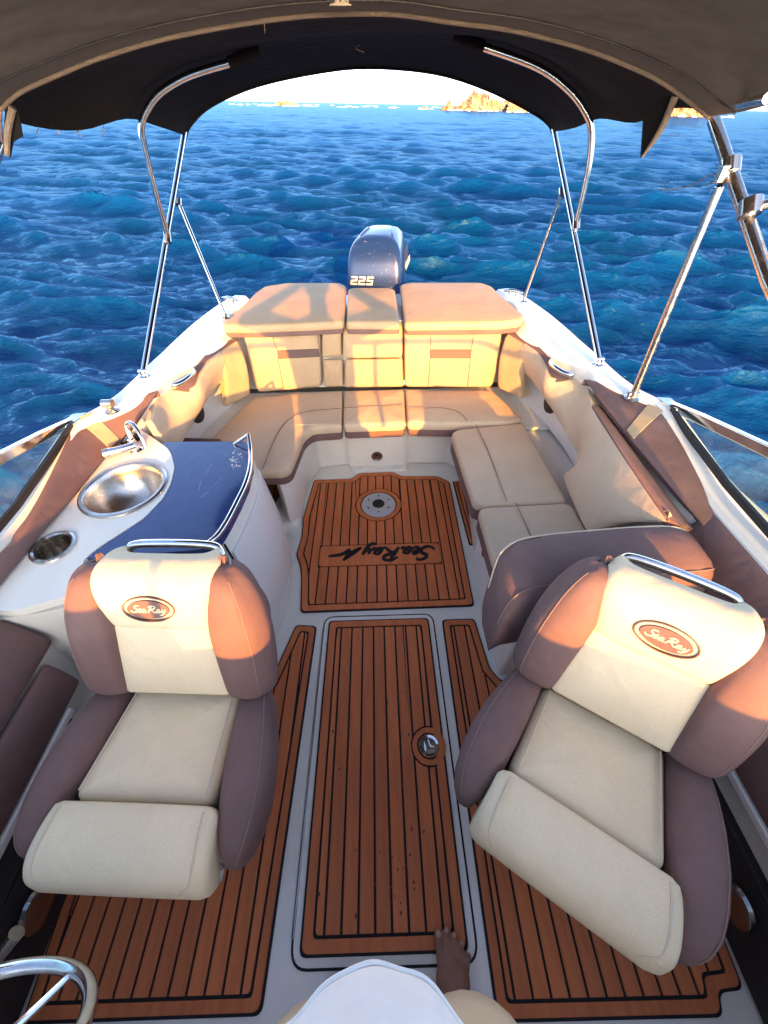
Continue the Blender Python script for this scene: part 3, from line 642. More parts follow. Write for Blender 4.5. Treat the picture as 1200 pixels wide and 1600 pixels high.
# ================================================================== floor mats, plank by plank
def span(poly, x):
    ys = []
    for i in range(len(poly)):
        (x0, y0), (x1, y1) = poly[i][:2], poly[(i+1) % len(poly)][:2]
        if (x0 <= x) != (x1 <= x): ys.append(y0+(y1-y0)*(x-x0)/(x1-x0))
    ys.sort(); return [(ys[i], ys[i+1]) for i in range(0, len(ys)-1, 2)]
def teak_mat(label, outline, border, pitch, x0, z=0., gap=.0075, holes=(), fil=.02, nx=9):
    """holes: functions x -> (ylo, yhi) or None that planks stop short of"""
    Q0 = A([(p[0], p[1]) for p in outline])
    if area2(Q0) < 0: Q0 = Q0[::-1]
    P = fillet(Q0, fil, 5)
    c = P.mean(0); m_ = thing('deck_mat', label, 'mat', (c[0], c[1], z), 'teak style floor mats')
    V3 = lambda q, h: [(x, y, z+h) for x, y in q]
    part('backing', prism(V3(P, .006), .0055), 'seam', m_)
    a, b = fillet(inset(Q0, .007), fil, 5), fillet(inset(Q0, border), .012, 5)
    part('border', ringplate(V3(a, .011), V3(b, .011), .005), 'teak', m_)
    inner = fillet(inset(Q0, border+gap), .010, 5); xs = inner[:, 0]; k = math.floor((xs.min()-x0)/pitch)
    while x0+k*pitch < xs.max():
        xa, xb = max(x0+k*pitch+gap/2, xs.min()+1e-4), min(x0+(k+1)*pitch-gap/2, xs.max()-1e-4); k += 1
        if xb-xa < .004: continue
        cols = []
        for x in np.linspace(xa, xb, nx):
            sp_ = span(inner, x)
            for h in holes:
                r_ = h(x)
                if r_:
                    new = []
                    for lo, hi in sp_:
                        if r_[1] <= lo or r_[0] >= hi: new.append((lo, hi)); continue
                        if r_[0] > lo+.004: new.append((lo, r_[0]))
                        if r_[1] < hi-.004: new.append((r_[1], hi))
                    sp_ = new
            cols.append((x, sp_))
        # follow pieces from column to column
        active, done = [], []
        for x, sp_ in cols:
            nxt = []
            for lo, hi in sp_:
                best = None
                for pc in active:
                    if pc not in nxt and min(hi, pc[-1][2])-max(lo, pc[-1][1]) > .5*min(hi-lo, pc[-1][2]-pc[-1][1]): best = pc; break
                if best is not None: best.append((x, lo, hi)); nxt.append(best)
                else: nxt.append([(x, lo, hi)])
            done += [pc for pc in active if pc not in nxt]; active = nxt
        for pc in done+active:
            if len(pc) < 2 or pc[-1][0]-pc[0][0] < .004: continue
            pl = [(x, lo, z+.011) for x, lo, hi in pc]+[(x, hi, z+.011) for x, lo, hi in pc[::-1]]
            part('plank', prism(pl, .005), 'teak', m_, smooth=False)
    return m_
def rect(x0, x1, y0, y1): return lambda x: (y0, y1) if x0 < x < x1 else None
def disc(cx, cy, r_): return lambda x: (cy-math.sqrt(r_*r_-(x-cx)**2), cy+math.sqrt(r_*r_-(x-cx)**2)) if abs(x-cx) < r_ else None
PX = lambda L_: [at(u, v, z=0) for u, v in L_]
big = PX([(469.5, 958.5), (471, 902), (469, 886), (463, 868), (471, 842), (474, 809), (491, 751), (549, 749), (561, 740.5), (614, 738.6), (628, 745), (684, 745), (702.5, 754), (741, 948)])
lc = at(591.5, 790, z=0); LX, LY = (at(500, 870, z=0).x, at(687, 865, z=0).x), (at(594, 884, z=0).y, at(594, 853, z=0).y)
bm_ = teak_mat('square brown planked deck mat with black lettering and round table socket', big, .034, .0487, LX[0]-.0487*2+.004, holes=(rect(LX[0]-.005, LX[1]+.005, LY[0]-.007, LY[1]+.007), disc(lc.x, lc.y, .138)))
LP = fillet([(LX[0], LY[0]), (LX[1], LY[0]), (LX[1], LY[1]), (LX[0], LY[1])], .02)
lp = part('logo_plate', prism([(x, y, .0112) for x, y in LP], .005), 'teak', bm_)
def ell(cx, cy, a, b, n=48): return [(cx+a*math.cos(t), cy+b*math.sin(t)) for t in np.linspace(0, 2*math.pi, n, endpoint=False)]
part('ring_plank', ringplate([(x, y, .0112) for x, y in ell(lc.x, lc.y, .131, .131)], [(x, y, .0112) for x, y in ell(lc.x, lc.y, .107, .107)], .005), 'teak', bm_)
LET = [[(1.0, .95), (.78, 1.12), (.38, 1.0), (.34, .72), (.7, .5), (.78, .2), (.4, -.03), (.0, .1), (-.15, .3)],
       [(.95, .2), (1.28, .4), (1.22, .58), (1.02, .46), (.98, .12), (1.2, 0), (1.5, .2)],
       [(1.95, .52), (1.68, .52), (1.55, .18), (1.7, 0), (1.92, .3), (2.0, .52)], [(2.0, .54), (1.95, .12), (2.1, .02), (2.25, .12)],
       [(2.42, -.05), (2.6, .5), (2.78, 1.05)], [(2.3, .82), (2.7, 1.1), (3.2, 1.0), (3.2, .68), (2.72, .48), (3.0, .3), (3.4, -.04), (3.6, .1)],
       [(3.98, .52), (3.72, .52), (3.6, .18), (3.76, 0), (3.96, .3), (4.05, .52)], [(4.05, .54), (4.0, .12), (4.15, .02), (4.3, .2)],
       [(4.42, .54), (4.42, .16), (4.62, .1), (4.82, .52)], [(4.85, .56), (4.68, -.1), (4.4, -.42), (4.1, -.34)]]
def script(o, ux, uy, nn, hgt, wid, h, extra=()):
    st = [[((x+.28*y)*hgt, y*hgt) for x, y in s] for s in list(LET)+list(extra)]
    return ribbon(st, o, ux, uy, nn, wid*hgt, h)
MARK = [[(5.1, -.1), (5.5, .35), (6.05, 1.0)], [(6.0, 1.02), (5.85, .4), (5.9, .02)], [(5.9, 0), (6.3, .45), (7.2, .6)], [(5.2, -.08), (5.6, .3), (5.95, .55)]]
part('lettering', script((LX[1]-.032, LY[1]-.024, .0113), (-1, 0, 0), (0, -1, 0), (0, 0, 1),   .0745, .150, .0012, MARK), 'seam', lp)
# table socket set into the mat
ts = thing('table_socket', 'round brushed metal table socket set in the planked mat', 'table socket', (lc.x, lc.y, .006))
part('flange', lathe((lc.x, lc.y, .006), [(.034, .0), (.034, .010), (.040, .012), (.092, .008), (.099, .005), (.101, 0)], n=48), 'plastic_grey', ts)
part('socket', lathe((lc.x, lc.y, .006), [(.0001, .002), (.026, .002), (.028, .012), (.034, .013), (.036, .010)], n=28), 'black', ts)
for k in range(6):
    t = k*math.pi/3+.5; part('screw', lathe((lc.x+.068*math.cos(t), lc.y+.068*math.sin(t), .0165), [(.0001, .0022), (.0045, .002), (.006, 0)], n=10), 'dark_chrome', ts)
# floor hatch: lid rim, mat, latch
ht = thing('floor_hatch', 'white rimmed floor hatch lid between the two front seats', 'hatch', (0, .36, 0))
HO = [(-.262, -.16), (.255, -.16), (.247, .895), (-.255, .895)]
P = fillet(A(HO), .05); Pi = inset(P if area2(P) > 0 else P[::-1], .004)
part('gutter', ringplate([(x, y, .0015) for x, y in P], [(x, y, .0015) for x, y in inset(P, .006)], .001), 'seam', ht)
part('lid', prism([(x, y, .0045) for x, y in inset(P, .007)], .004), 'gelcoat', ht)
la = at(670, 1167, z=0)
hm = teak_mat('long narrow planked mat on the centre floor hatch', [(-.236, -.135), (.228, -.135), (.222, .868), (-.230, .868)], .034, .0475, -.0475*4.5-.004, z=.0045, holes=(disc(la.x, la.y, .066),))
part('ring_plank', ringplate([(x, y, .0159) for x, y in ell(la.x, la.y, .060, .060)], [(x, y, .0159) for x, y in ell(la.x, la.y, .043, .043)], .005), 'teak', hm)
lt = thing('hatch_latch', 'small round chrome flush latch on the hatch mat', 'latch', (la.x, la.y, .010))
part('latch_ring', lathe((la.x, la.y, .0105), [(.026, .001), (.026, .008), (.034, .010), (.038, .006), (.039, 0)], n=36), 'chrome', lt)
part('latch_cup', lathe((la.x, la.y, .0105), [(.0001, .0015), (.024, .0015), (.027, .006)], n=24), 'dark_chrome', lt)
part('latch_pull', tube([(la.x-.014, la.y-.016, .019), (la.x-.016, la.y+.010, .021), (la.x-.002, la.y+.018, .021), (la.x+.004, la.y, .019), (la.x+.018, la.y-.004, .019)], .004, n=8), 'chrome', lt)
part('hinge', tube([(-.259, -.10, .003), (-.252, .84, .003)], .0045, n=8, smooth=1), 'dark_chrome', ht)
g = np.random.default_rng(3); sv = []
for k in range(34):
    x, y = (g.uniform(-.2, .2), g.uniform(-.06, .8)) if k % 3 else (g.normal(.02, .03), abs(g.normal(0, .05))-.06); r_ = g.uniform(.0015, .005)
    sv.append(prism([(x+r_*g.uniform(.4, 1)*math.cos(t), y+1.6*r_*g.uniform(.4, 1)*math.sin(t), .0162) for t in np.linspace(0, 6.28, 8, endpoint=False)], .0006))
so = part('drip_stains', join(*sv), 'stain', hm); so['kind'] = 'stuff'
# helm and companion mats, the two slivers beside the bench
hl = PX([(495.5, 979), (463, 977), (433, 1043), (424, 1062)])+[Vector((-.60, .60, 0)), Vector((-.93, .45, 0)), Vector((-.955, .1, 0)), Vector((-.935, -.15, 0)), Vector((-.93, -.30, 0))]+PX([(409, 1590)])
hl[-1].y = -.23; hl[-2].y = -.23
teak_mat('wide planked deck mat under the helm seat, left of the hatch', hl, .030, .0475, -.285-.0475*14)
cmx = PX([(690, 969), (741, 967.5), (765, 1045), (783, 1065)])+[Vector((.60, .60, 0)), Vector((.90, .45, 0))]+PX([(1127, 1461), (1161, 1546), (1121, 1551), (1129, 1589), (776, 1598)])
teak_mat('wide planked deck mat with stepped corner under the companion seat', cmx, .030, .0475, .283)
teak_mat('narrow planked mat strip beside the side lounge', PX([(707, 753), (727, 752)])+[Vector((.60, 1.5, 0)), Vector((.555, 1.30, 0))]+PX([(733, 853)]), .018, .04, .40, fil=.012)
teak_mat('small rounded planked mat piece behind the wet bar', [Vector((-.76, 1.78, .0)), at(438, 754, z=.052), at(441, 764, z=.052), at(427, 794, z=.052), Vector((-.76, 1.55, 0))], .016, .035, -.75, z=.052, fil=.02)

# ================================================================== stern bench
sb = thing('stern_bench', 'tan and brown U shaped stern bench with upright back cushions', 'bench', (0, 1.95, .357))
def seat_pad(name, px, z, th, parent, fil=.03, band=.055):
    P = [at(u, v, z=z) for u, v in px]
    cu = part(name, cushion(P, .055, r=.02, fil=fil, puff=.010), 'tan_lifted', parent)
    c = sum(P, Vector())/len(P); Q = [c+(p-c)*.992-Vector((0, 0, .050)) for p in P]
    part('boxing', cushion(Q, band, r=.012, fil=fil, puff=.001), 'brown', cu); return cu
ZB = .435
l_ = seat_pad('corner_cushion', [(396, 616), (534.5, 606.5), (533.5, 662), (487, 665), (473, 676), (449, 733), (404, 733), (300, 733), (318, 690)], ZB, .1, sb, fil=[.03, .03, .02, .06, .06, .03, .02, .02, .05])
part('seam', tube([at(u, v, z=ZB+.003) for u, v in ((410, 733), (432, 680), (452, 655), (480, 643), (533, 638))], .0022, n=6), 'thread_brown', l_)
m2_ = seat_pad('centre_cushion', [(537, 606.5), (631.5, 605), (633.5, 658), (536, 661.5)], ZB, .1, sb)
part('seam', tube([at(537, 637, z=ZB), at(585, 635, z=ZB+.003), at(632, 634, z=ZB)], .002, n=6), 'thread_brown', m2_)
r_ = seat_pad('starboard_cushion', [(633, 605), (770, 606), (819, 651), (800, 657), (706, 658), (637, 657)], ZB, .1, sb, fil=[.03, .04, .03, .02, .02, .03])
part('seam', tube([at(u, v, z=ZB+.003) for u, v in ((637, 640), (685, 637), (715, 643), (730, 657))], .002, n=6), 'thread_brown', r_)
# back cushions: px corners, bottoms at .44 leaning back to .75
def back(name, px, parent, zb=.45, zt=.775, t=.05, mt='tan', fil=.03, off=0., r=.018, puff=.008):
    """px corners: (u, v, f) with f = 0 bottom .. 1 top; the back leans aft"""
    P = [at(u, v, z=zb+(zt-zb)*f)+Vector((0, off, 0)) for u, v, f in px]
    o = part(name, cushion(P, t, r=r, fil=fil, puff=puff, up=(0, -1, .3)), mt, parent); PLN[o.name] = plane_of(P, (0, -1, .3)); return o
PLN = {}
def on_pl(o, u, v, lift):
    c, _, _, n = PLN[o.name]; d = np.array(rt*(u-600)+upv*(800-v)+fwd*FPX); e = np.array(cam_loc); k = ((c-e)@n)/(d@n); return Vector(e+d*k+n*lift)
b1 = back('back_cushion', [(377, 516, 1), (404, 509, 1), (500, 503.5, 1), (501.5, 560, .44), (503, 604, 0), (463, 608, 0), (402, 613, 0)], sb)
b2 = back('back_cushion', [(502.5, 503.5, 1), (532.5, 503, 1), (533.5, 557.5, .46), (502, 558.5, .46)], sb, fil=.015)
b3 = back('back_cushion', [(504.5, 561, .44), (534, 560.5, .44), (536, 604, 0), (506, 605, 0)], sb, fil=.015)
b4 = back('back_cushion', [(534.5, 505, 1), (545, 499, 1.02), (618, 498.5, 1.02), (629, 504, 1), (629, 557, .46), (535.5, 558.5, .46)], sb, t=.06, off=-.012, fil=.025)
b5 = back('back_cushion', [(537.5, 560.5, .44), (629.5, 559, .44), (631, 604, 0), (538.5, 605, 0)], sb, fil=.015)
b6 = back('back_cushion', [(632, 506, 1), (674, 502, 1), (770, 503.5, 1), (790.5, 511, 1), (780, 555, .46), (770, 605.5, 0), (632.5, 604.5, 0)], sb)
def bar(parent, px):
    P = [on_pl(parent, u, v, .004) for u, v, f in px]
    part('brown_inset', cushion(P, .02, r=.003, fil=.004, puff=.001, up=(0, -1, .3)), 'bar_brown', parent)
bar(b1, [(433, 547.5, .56), (498.5, 545, .56), (500, 557.5, .45), (434, 561, .45)])
bar(b6, [(672, 546, .56), (737, 546, .56), (735.5, 560, .44), (672, 560, .44)])
def bseam(parent, px):
    part('seam', tube([on_pl(parent, u, v, -.0005) for u, v, f in px], .0026, n=6), 'thread_brown', parent)
bseam(b1, [(423, 509, .98), (427, 530, .76), (433, 547, .57)]); bseam(b1, [(496, 506, .98), (497, 530, .72), (499, 545, .57)]); bseam(b1, [(434, 561, .44), (438, 580, .27), (443, 608, .02)])
bseam(b6, [(672, 504, .98), (673, 530, .72), (672, 546, .56)]); bseam(b6, [(672, 560, .43), (671, 580, .24), (669, 603, .02)]); bseam(b6, [(742, 504, .98), (739, 530, .72), (736, 548, .55)]); bseam(b6, [(735, 560, .43), (733, 580, .24), (731, 603, .02)])
# sun pads
def sunpad(label, px, z, fil, seamline=None):
    P = [at(u, v, z=z) for u, v in px]; o = thing('sun_pad', label, 'cushion', tuple(sum(P, Vector())/len(P)-Vector((0, 0, .09))), 'sun pads on the stern')
    a = part('pad', cushion(P, .045, r=.02, fil=fil, puff=.010), 'tan', o)
    c = sum(P, Vector())/len(P); Q = [c+(p-c)*.985-Vector((0, 0, .04)) for p in P]; part('boxing', cushion(Q, .04, r=.008, fil=fil, puff=.0), 'brown', o); return o
sunpad('large tan sun pad on the left of the stern, crossed by a big shadow', [(344, 505), (368, 484), (396, 455), (412, 444), (448, 438.5), (531, 438.5), (541, 443), (537.5, 499), (470, 502.5), (400, 505.5)], .815, .035)
sunpad('narrow tan sun pad in front of the motor, between two wider pads', [(543, 448), (552, 446), (609, 446), (617.5, 449), (625, 500), (540.5, 500)], .815, .02)
sunpad('large tan sun pad on the right of the stern, in full sun', [(625, 441), (640, 438), (752, 438), (770, 444), (783, 457), (821, 489), (816, 496.5), (784, 500), (700, 501), (632.5, 502)], .815, .03)

# ================================================================== side lounge (right)
sl = thing('side_lounge', 'tan side lounge seat with brown edges along the right side', 'lounge seat', (.72, 1.2, .347))
c1 = seat_pad('aft_cushion', [(706, 672), (716, 667), (819, 656.5), (889, 779), (760, 785), (742, 781)], .435, .1, sl, fil=[.03, .02, .02, .02, .03, .04], band=.075)
part('seam', tube([at(u, v, z=.438) for u, v in ((744, 664), (762, 703), (792, 783))], .002, n=6), 'thread_brown', c1)
c2 = seat_pad('front_cushion', [(749, 792), (760, 788), (895, 781), (935, 850), (842, 870), (800, 930), (788, 925)], .435, .1, sl, fil=[.03, .02, .02, .02, .05, .03, .03], band=.075)
part('seam', tube([at(u, v, z=.438) for u, v in ((806, 786), (820, 816), (842, 868))], .002, n=6), 'thread_brown', c2)
def bolster():
    """the lounge's end back: a loaf across the boat with a wrapped inner end"""
    rings = []
    path = [(.352, .60, .05, .40), (.358, .62, .078, .55), (.385, .645, .098, .655), (.44, .66, .108, .695), (.55, .67, .112, .705), (.80, .69, .112, .703), (.93, .70, .108, .695), (.99, .71, .095, .675), (1.012, .715, .06, .64)]
    for x, y, hd, zt in path:
        zb = .40; pr = []
        for k in range(20):
            t = 2*math.pi*k/20; ct, st_ = math.cos(t), math.sin(t)
            cx = np.sign(ct)*abs(ct)**.45; cz = np.sign(st_)*abs(st_)**.45
            pr.append((x, y-.02+hd*cx+.03*((zt-zb)*.5*(cz+1)/.3), zb+(zt-zb)*.5*(cz+1)))
        rings.append(pr)
    # squash first ring lower-left tip
    return rings
br = bolster(); bo = part('end_bolster', loft(br), 'brown', sl, ang=80)
part('piping', tube([br[i][3] for i in range(1, 8)], .003, n=6), 'thread', bo)
part('seam', tube([br[i][7] for i in range(1, 8)], .0022, n=6), 'thread_brown', bo)

# ================================================================== front seats
def bucket_seat(label, lbl_axis, loc, rz):
    s = thing('bucket_seat', label, 'seat', (loc[0], loc[1], 0.0), 'front bucket seats')
    Rz = Matrix.Rotation(rz, 3, 'Z'); o = Vector((loc[0], loc[1], 0))
    def T(vf): V, F = vf; return np.array([tuple(o+Rz@Vector(p)) for p in V]), F
    def pt(name, vf, m, par=s, **k): return part(name, T(vf), m, par, **k)
    # pedestal and base
    pt('pedestal', lathe((0, -.17, .006), [(.15, 0), (.15, .012), (.06, .03), (.055, .30), (.10, .36), (.10, .40)], n=28), 'plastic_grey')
    pt('seat_base', cushion([(-.22, 0.02, .43), (.22, 0.02, .43), (.20, -.32, .43), (-.20, -.32, .43)], .06, r=.02, fil=.06, puff=.0), 'black')
    # seat pan and flip-up bolster
    pan = pt('seat_pan', cushion([(-.152, .02, .495), (.152, .02, .495), (.168, -.245, .522), (-.168, -.245, .522)], .10, r=.022, fil=.03, puff=.010), 'cream')
    pt('seam', tube([(.135, .0, .496), (.150, -.23, .521)], .0018, n=6, smooth=1), 'thread', pan); pt('seam', tube([(-.135, .0, .496), (-.150, -.23, .521)], .0018, n=6, smooth=1), 'thread', pan)
    # thigh bolster: loaf whose section turns down at the front
    sec = [(-.250, .522), (-.260, .537), (-.305, .541), (-.350, .533), (-.382, .510), (-.398, .472), (-.399, .432), (-.385, .406), (-.36, .40), (-.28, .42), (-.252, .45)]
    sec = catmull(sec, 4, True)
    cy, cz = sec.mean(0); rings = []
    for x, k in ((-.192, .55), (-.190, .80), (-.182, .93), (-.165, 1.0), (-.08, 1.012), (0, 1.015), (.08, 1.012), (.165, 1.0), (.182, .93), (.190, .80), (.192, .55)):
        rings.append([(x*(1+.04*(-(y+.25)/.15)), cy+(y-cy)*k, cz+(z-cz)*k) for y, z in sec])
    tb = pt('thigh_bolster', loft(rings), 'cream', ang=80)
    for sx in (1, -1):
        pt('seam', tube([(sx*.163, -.262, .538), (sx*.166, -.30, .5425), (sx*.169, -.348, .5345), (sx*.166, -.376, .515), (sx*.152, -.388, .502), (sx*.140, -.394, .484)], .0022, n=6), 'thread', tb)
    # side bolsters of the seat
    for sx in (1, -1):
        rings = []
        for y, xa, xb, zt, zb in ((.022, .175, .215, .47, .43), (.018, .160, .232, .505, .40), (.0, .154, .242, .522, .385), (-.05, .156, .258, .532, .38), (-.11, .160, .273, .536, .38), (-.18, .166, .283, .536, .38), (-.24, .174, .284, .530, .38), (-.29, .185, .277, .520, .385), (-.325, .198, .263, .503, .395), (-.345, .210, .248, .478, .41), (-.352, .220, .238, .455, .43)):
            cx_, cz_, hx_, hz_ = (xa+xb)/2, (zt+zb)/2, (xb-xa)/2, (zt-zb)/2
            rings.append([(sx*(cx_+hx_*np.sign(math.cos(t))*abs(math.cos(t))**.62), y, cz_+hz_*np.sign(math.sin(t))*abs(math.sin(t))**.62) for t in np.linspace(0, 2*math.pi, 24, endpoint=False)])
        sb_ = pt('side_bolster', loft(rings), 'brown', ang=80)
        pt('seam', tube([rings[i][4] for i in range(2, 10)], .0014, n=6), 'thread_brown', sb_)
    # backrest, leaning; f(x, t, d): t up the back, d out of it
    ang = R(24); B = lambda x, t, d: (x, .028+.895*t*math.sin(ang)-d*math.cos(ang), .50+.895*t*math.cos(ang)+d*math.sin(ang))
    up_ = Rz@Vector((0, -1, .4)); upl = (0, -1, .4)
    lum = pt('lumbar_panel', cushion([B(-.146, .004, .062), B(.146, .004, .062), B(.132, .262, .055), B(-.132, .262, .055)], .09, r=.016, fil=.02, puff=.008, up=upl), 'cream')
    # headrest: padded roll over the top
    rows = [[B(x*k, t, d-e) for x, e in ((-.146, .045), (-.138, .018), (-.115, .004), (-.06, 0), (0, 0), (.06, 0), (.115, .004), (.138, .018), (.146, .045))] for t, d, k in ((.252, .052, .92), (.262, .060, .93), (.30, .069, .96), (.345, .072, 1.02), (.39, .064, 1.07), (.420, .046, 1.05), (.436, .022, .99), (.442, -.002, .90), (.436, -.03, .80))]
    hr = pt('headrest', patch(rows, .02, n=3, up=upl), 'cream', ang=80)
    pt('back_shell', cushion([B(-.215, .0, -.035), B(.215, .0, -.035), B(.235, .25, -.035), B(.19, .34, -.035), B(.12, .37, -.035), B(-.12, .37, -.035), B(-.19, .34, -.035), B(-.235, .25, -.035)], .05, r=.02, fil=.06, puff=.0, up=upl), 'brown')
    for sx in (1, -1):
        # wrapped wing: rows up the back, profile from inner seam out and round
        rows = []
        for t, xi, xo, d in ((-.006, .134, .236, .03), (.004, .132, .248, .054), (.03, .130, .258, .068), (.09, .127, .262, .075), (.17, .122, .262, .078), (.25, .117, .256, .077), (.32, .122, .244, .071), (.375, .128, .226, .060), (.400, .126, .212, .047), (.414, .126, .198, .030), (.421, .128, .186, .008), (.420, .130, .176, -.02)):
            rows.append([B(sx*(xi-.004), t, d*.1-.02), B(sx*(xi+.006), t, d*.72), B(sx*(xi+.030), t, d*1.0), B(sx*(xi+(xo-xi)*.62), t, d*1.02), B(sx*(xo-.018), t, d*.74), B(sx*xo, t, d*.2), B(sx*(xo-.010), t, -.03)])
        wg = pt('back_wing', patch(rows, .02, n=4, up=(sx*.5, -1, .4)), 'brown', ang=80)
        pt('seam', tube(grid_line(rows[1:-3], 4, j=14), .0015, n=6, smooth=1), 'thread_brown', wg)
    # grab rail behind the headrest
    pt('grab_rail', tube([B(-.130, .30, -.062), B(-.130, .385, -.066), B(-.120, .425, -.070), B(-.095, .440, -.072), B(0, .444, -.073), B(.095, .440, -.072), B(.120, .425, -.070), B(.130, .385, -.066), B(.130, .30, -.062)], .0115, n=12, smooth=6), 'chrome')
    # hinge plate of the flip-up bolster
    hp = pt('hinge_plate', prism([(.197, -.245, .50), (.199, -.28, .505), (.199, -.36, .435), (.197, -.375, .41), (.196, -.350, .405), (.195, -.26, .47)], .006, up=(1, 0, 0), fil=.01), 'chrome')
    for q in ((.200, -.29, .485), (.200, -.345, .435)): pt('rivet', lathe(q, [(.0001, .003), (.006, .003), (.008, 0)], axis=(1, 0, 0), n=12), 'dark_chrome', hp)
    # oval badge, following the headrest's face
    th_ = math.atan2(.007, .055)
    O_ = Vector(B(0, .332, .0750)); ux = Vector((1, 0, 0)); uy = (Vector(B(0, .372, .069))-Vector(B(0, .295, .0705))).normalized(); nn = ux.cross(uy).normalized()
    E = lambda a, b, h, n=56: [tuple(O_+ux*(a*math.cos(t))+uy*(b*math.sin(t))+nn*h) for t in np.linspace(0, 2*math.pi, n, endpoint=False)]
    bd = pt('badge', prism(E(.0505, .0245, .0012), .010, up=tuple(nn)), 'brown')
    pt('badge_rim', ringplate(E(.063, .0345, .0012), E(.060, .032, .0012), .010, n=tuple(nn)), 'brown', bd)
    pt('badge_lettering', script(O_+ux*(-.0395)+uy*(-.006)+nn*.0014, ux, uy, nn, .0165, .10, .0012), 'cream', bd)
    return s
bucket_seat('cream and brown bucket seat facing straight forward, left of the hatch', 0, (-.535, .398), R(-3.3))
bucket_seat('cream and brown bucket seat swivelled inwards, right of the hatch', 0, (.585, .300), R(-34))

# ================================================================== wet bar (left)
wb = thing('wet_bar', 'white curved wet bar with navy countertop and round steel sink', 'wet bar', (-.8, 1.1, 0))
ZC = .66
blue_px = [(251, 690.5), (300, 690), (366, 690), (384, 690), (392, 704), (393.5, 728), (386, 757), (374, 784), (358, 815), (344, 839), (330, 853), (312, 859), (200, 868), (131, 873), (152, 855), (225, 808), (254, 778), (266, 756), (272, 731), (268, 712), (261, 701)]
bl = [at(u, v, z=ZC) for u, v in blue_px]
ct = part('countertop', prism(bl, .035, fil=.01), 'navy', wb, bev=.006)
# body under the counter: follows the counter edge above, steps out to the floor
top = [at(u, v, z=ZC-.034) for u, v in ((366, 692), (384, 692), (391, 706), (392.5, 728), (385, 757), (373, 784), (357, 815), (343, 838), (329, 852), (312, 858))]
bot = [Vector((-.72, 1.44, .002)), Vector((-.60, 1.43, .002)), Vector((-.515, 1.38, .002)), Vector((-.46, 1.28, .002)), Vector((-.437, 1.15, .002)), Vector((-.432, 1.02, .002)), Vector((-.44, .90, .002)), Vector((-.462, .80, .002)), Vector((-.50, .72, .002)), Vector((-.56, .66, .002))]
mid = [a*.42+b*.58+Vector((.012, 0, 0)) for a, b in zip(top, bot)]
rows = [[b, b*.9+m*.1+Vector((0, 0, .05)), m, t] for b, m, t in zip(bot, mid, top)]
fb = part('bar_front', patch(rows, .015, n=4, up=(1, 0, .4)), 'gelcoat', wb)
# raised door on that face with its groove
def on_front(i, f, lift=.004):
    k = min(int(i), 8); a = i-k; b = bot[k].lerp(bot[k+1], a); t = top[k].lerp(top[k+1], a); m = mid[k].lerp(mid[k+1], a)
    p = b.lerp(m, f*2) if f < .5 else m.lerp(t, (f-.5)*2); n_ = Vector((1, -.25, .35)).normalized(); return p+n_*lift
rows = [[on_front(i, f, .012) for f in (.12, .3, .5, .7, .88)] for i in (2.2, 3.2, 4.2, 5.2, 6.2, 6.9)]
dr_ = part('bar_door', patch(rows, .014, n=4, up=(1, 0, .3)), 'white_plastic', wb, bev=.004)
part('door_groove', tube([on_front(2.6, .86, .017), on_front(2.9, .6, .019), on_front(2.75, .42, .018)], .0022, n=6), 'plastic_grey', dr_)
part('door_gap', tube([on_front(7.05, .95, .004), on_front(7.1, .6, .006), on_front(7.15, .3, .006), on_front(7.15, .1, .006)], .004, n=6), 'seam', wb)
part('door_handle', tube([on_front(1.7, .80, .006), on_front(1.75, .70, .012), on_front(1.8, .62, .006)], .005, n=8), 'chrome', dr_)
part('bar_end', prism([(-.56, .66, .625), (-1.10, .56, .625), (-1.10, .56, .01), (-.56, .66, .01)], .02, up=(0, -1, 0)), 'gelcoat', wb)
# white sink surround
sp_px = [(131, 873.5), (152, 855.5), (225, 808.5), (254, 778.5), (266, 756.5), (272.5, 731), (268.5, 712), (261.5, 700), (236, 682), (214, 668), (207, 662)]
sur = [at(u, v, z=ZC+.004) for u, v in sp_px]+[Vector((-1.10, 1.40, ZC+.004)), Vector((-1.12, 1.2, ZC+.004)), Vector((-1.12, .9, ZC+.004)), Vector((-1.12, .58, ZC+.004)), Vector((-1.0, .57, ZC+.004)), Vector((-.86, .62, ZC+.004))]
sc_ = at(195, 765, z=ZC); cc_ = at(85, 857, z=ZC); fc_ = at(208, 690, z=ZC)
SR, CR = .138, .060
def holed(outline, holes, h):
    """plate with round holes, filled by bmesh triangulation"""
    bm = bmesh.new(); z = outline[0][2]
    def loop(P):
        vs_ = [bm.verts.new(p) for p in P]
        return [bm.edges.new((vs_[i], vs_[(i+1) % len(vs_)])) for i in range(len(vs_))]
    ed = loop([tuple(p) for p in outline])
    for (cx, cy, r0) in holes: ed += loop([(x, y, z) for x, y in ell(cx, cy, r0, r0, 40)])
    bmesh.ops.triangle_fill(bm, use_beauty=True, use_dissolve=False, edges=ed)
    g_ = bmesh.ops.extrude_face_region(bm, geom=list(bm.faces)); 
    for v in [e for e in g_['geom'] if isinstance(e, bmesh.types.BMVert)]: v.co.z -= h
    bm.verts.index_update(); V = [tuple(v.co) for v in bm.verts]; F = [tuple(v.index for v in f.verts) for f in bm.faces]; bm.free(); return np.array(V), F
o2 = fillet([(p.x, p.y) for p in sur], .02, 4); o2 = [(x, y, ZC+.004) for x, y in o2]
part('sink_surround', holed(o2, [(sc_.x, sc_.y, SR-.004), (cc_.x, cc_.y, CR-.006), (fc_.x-.008, fc_.y+.01, .040)], .03), 'gelcoat', wb)
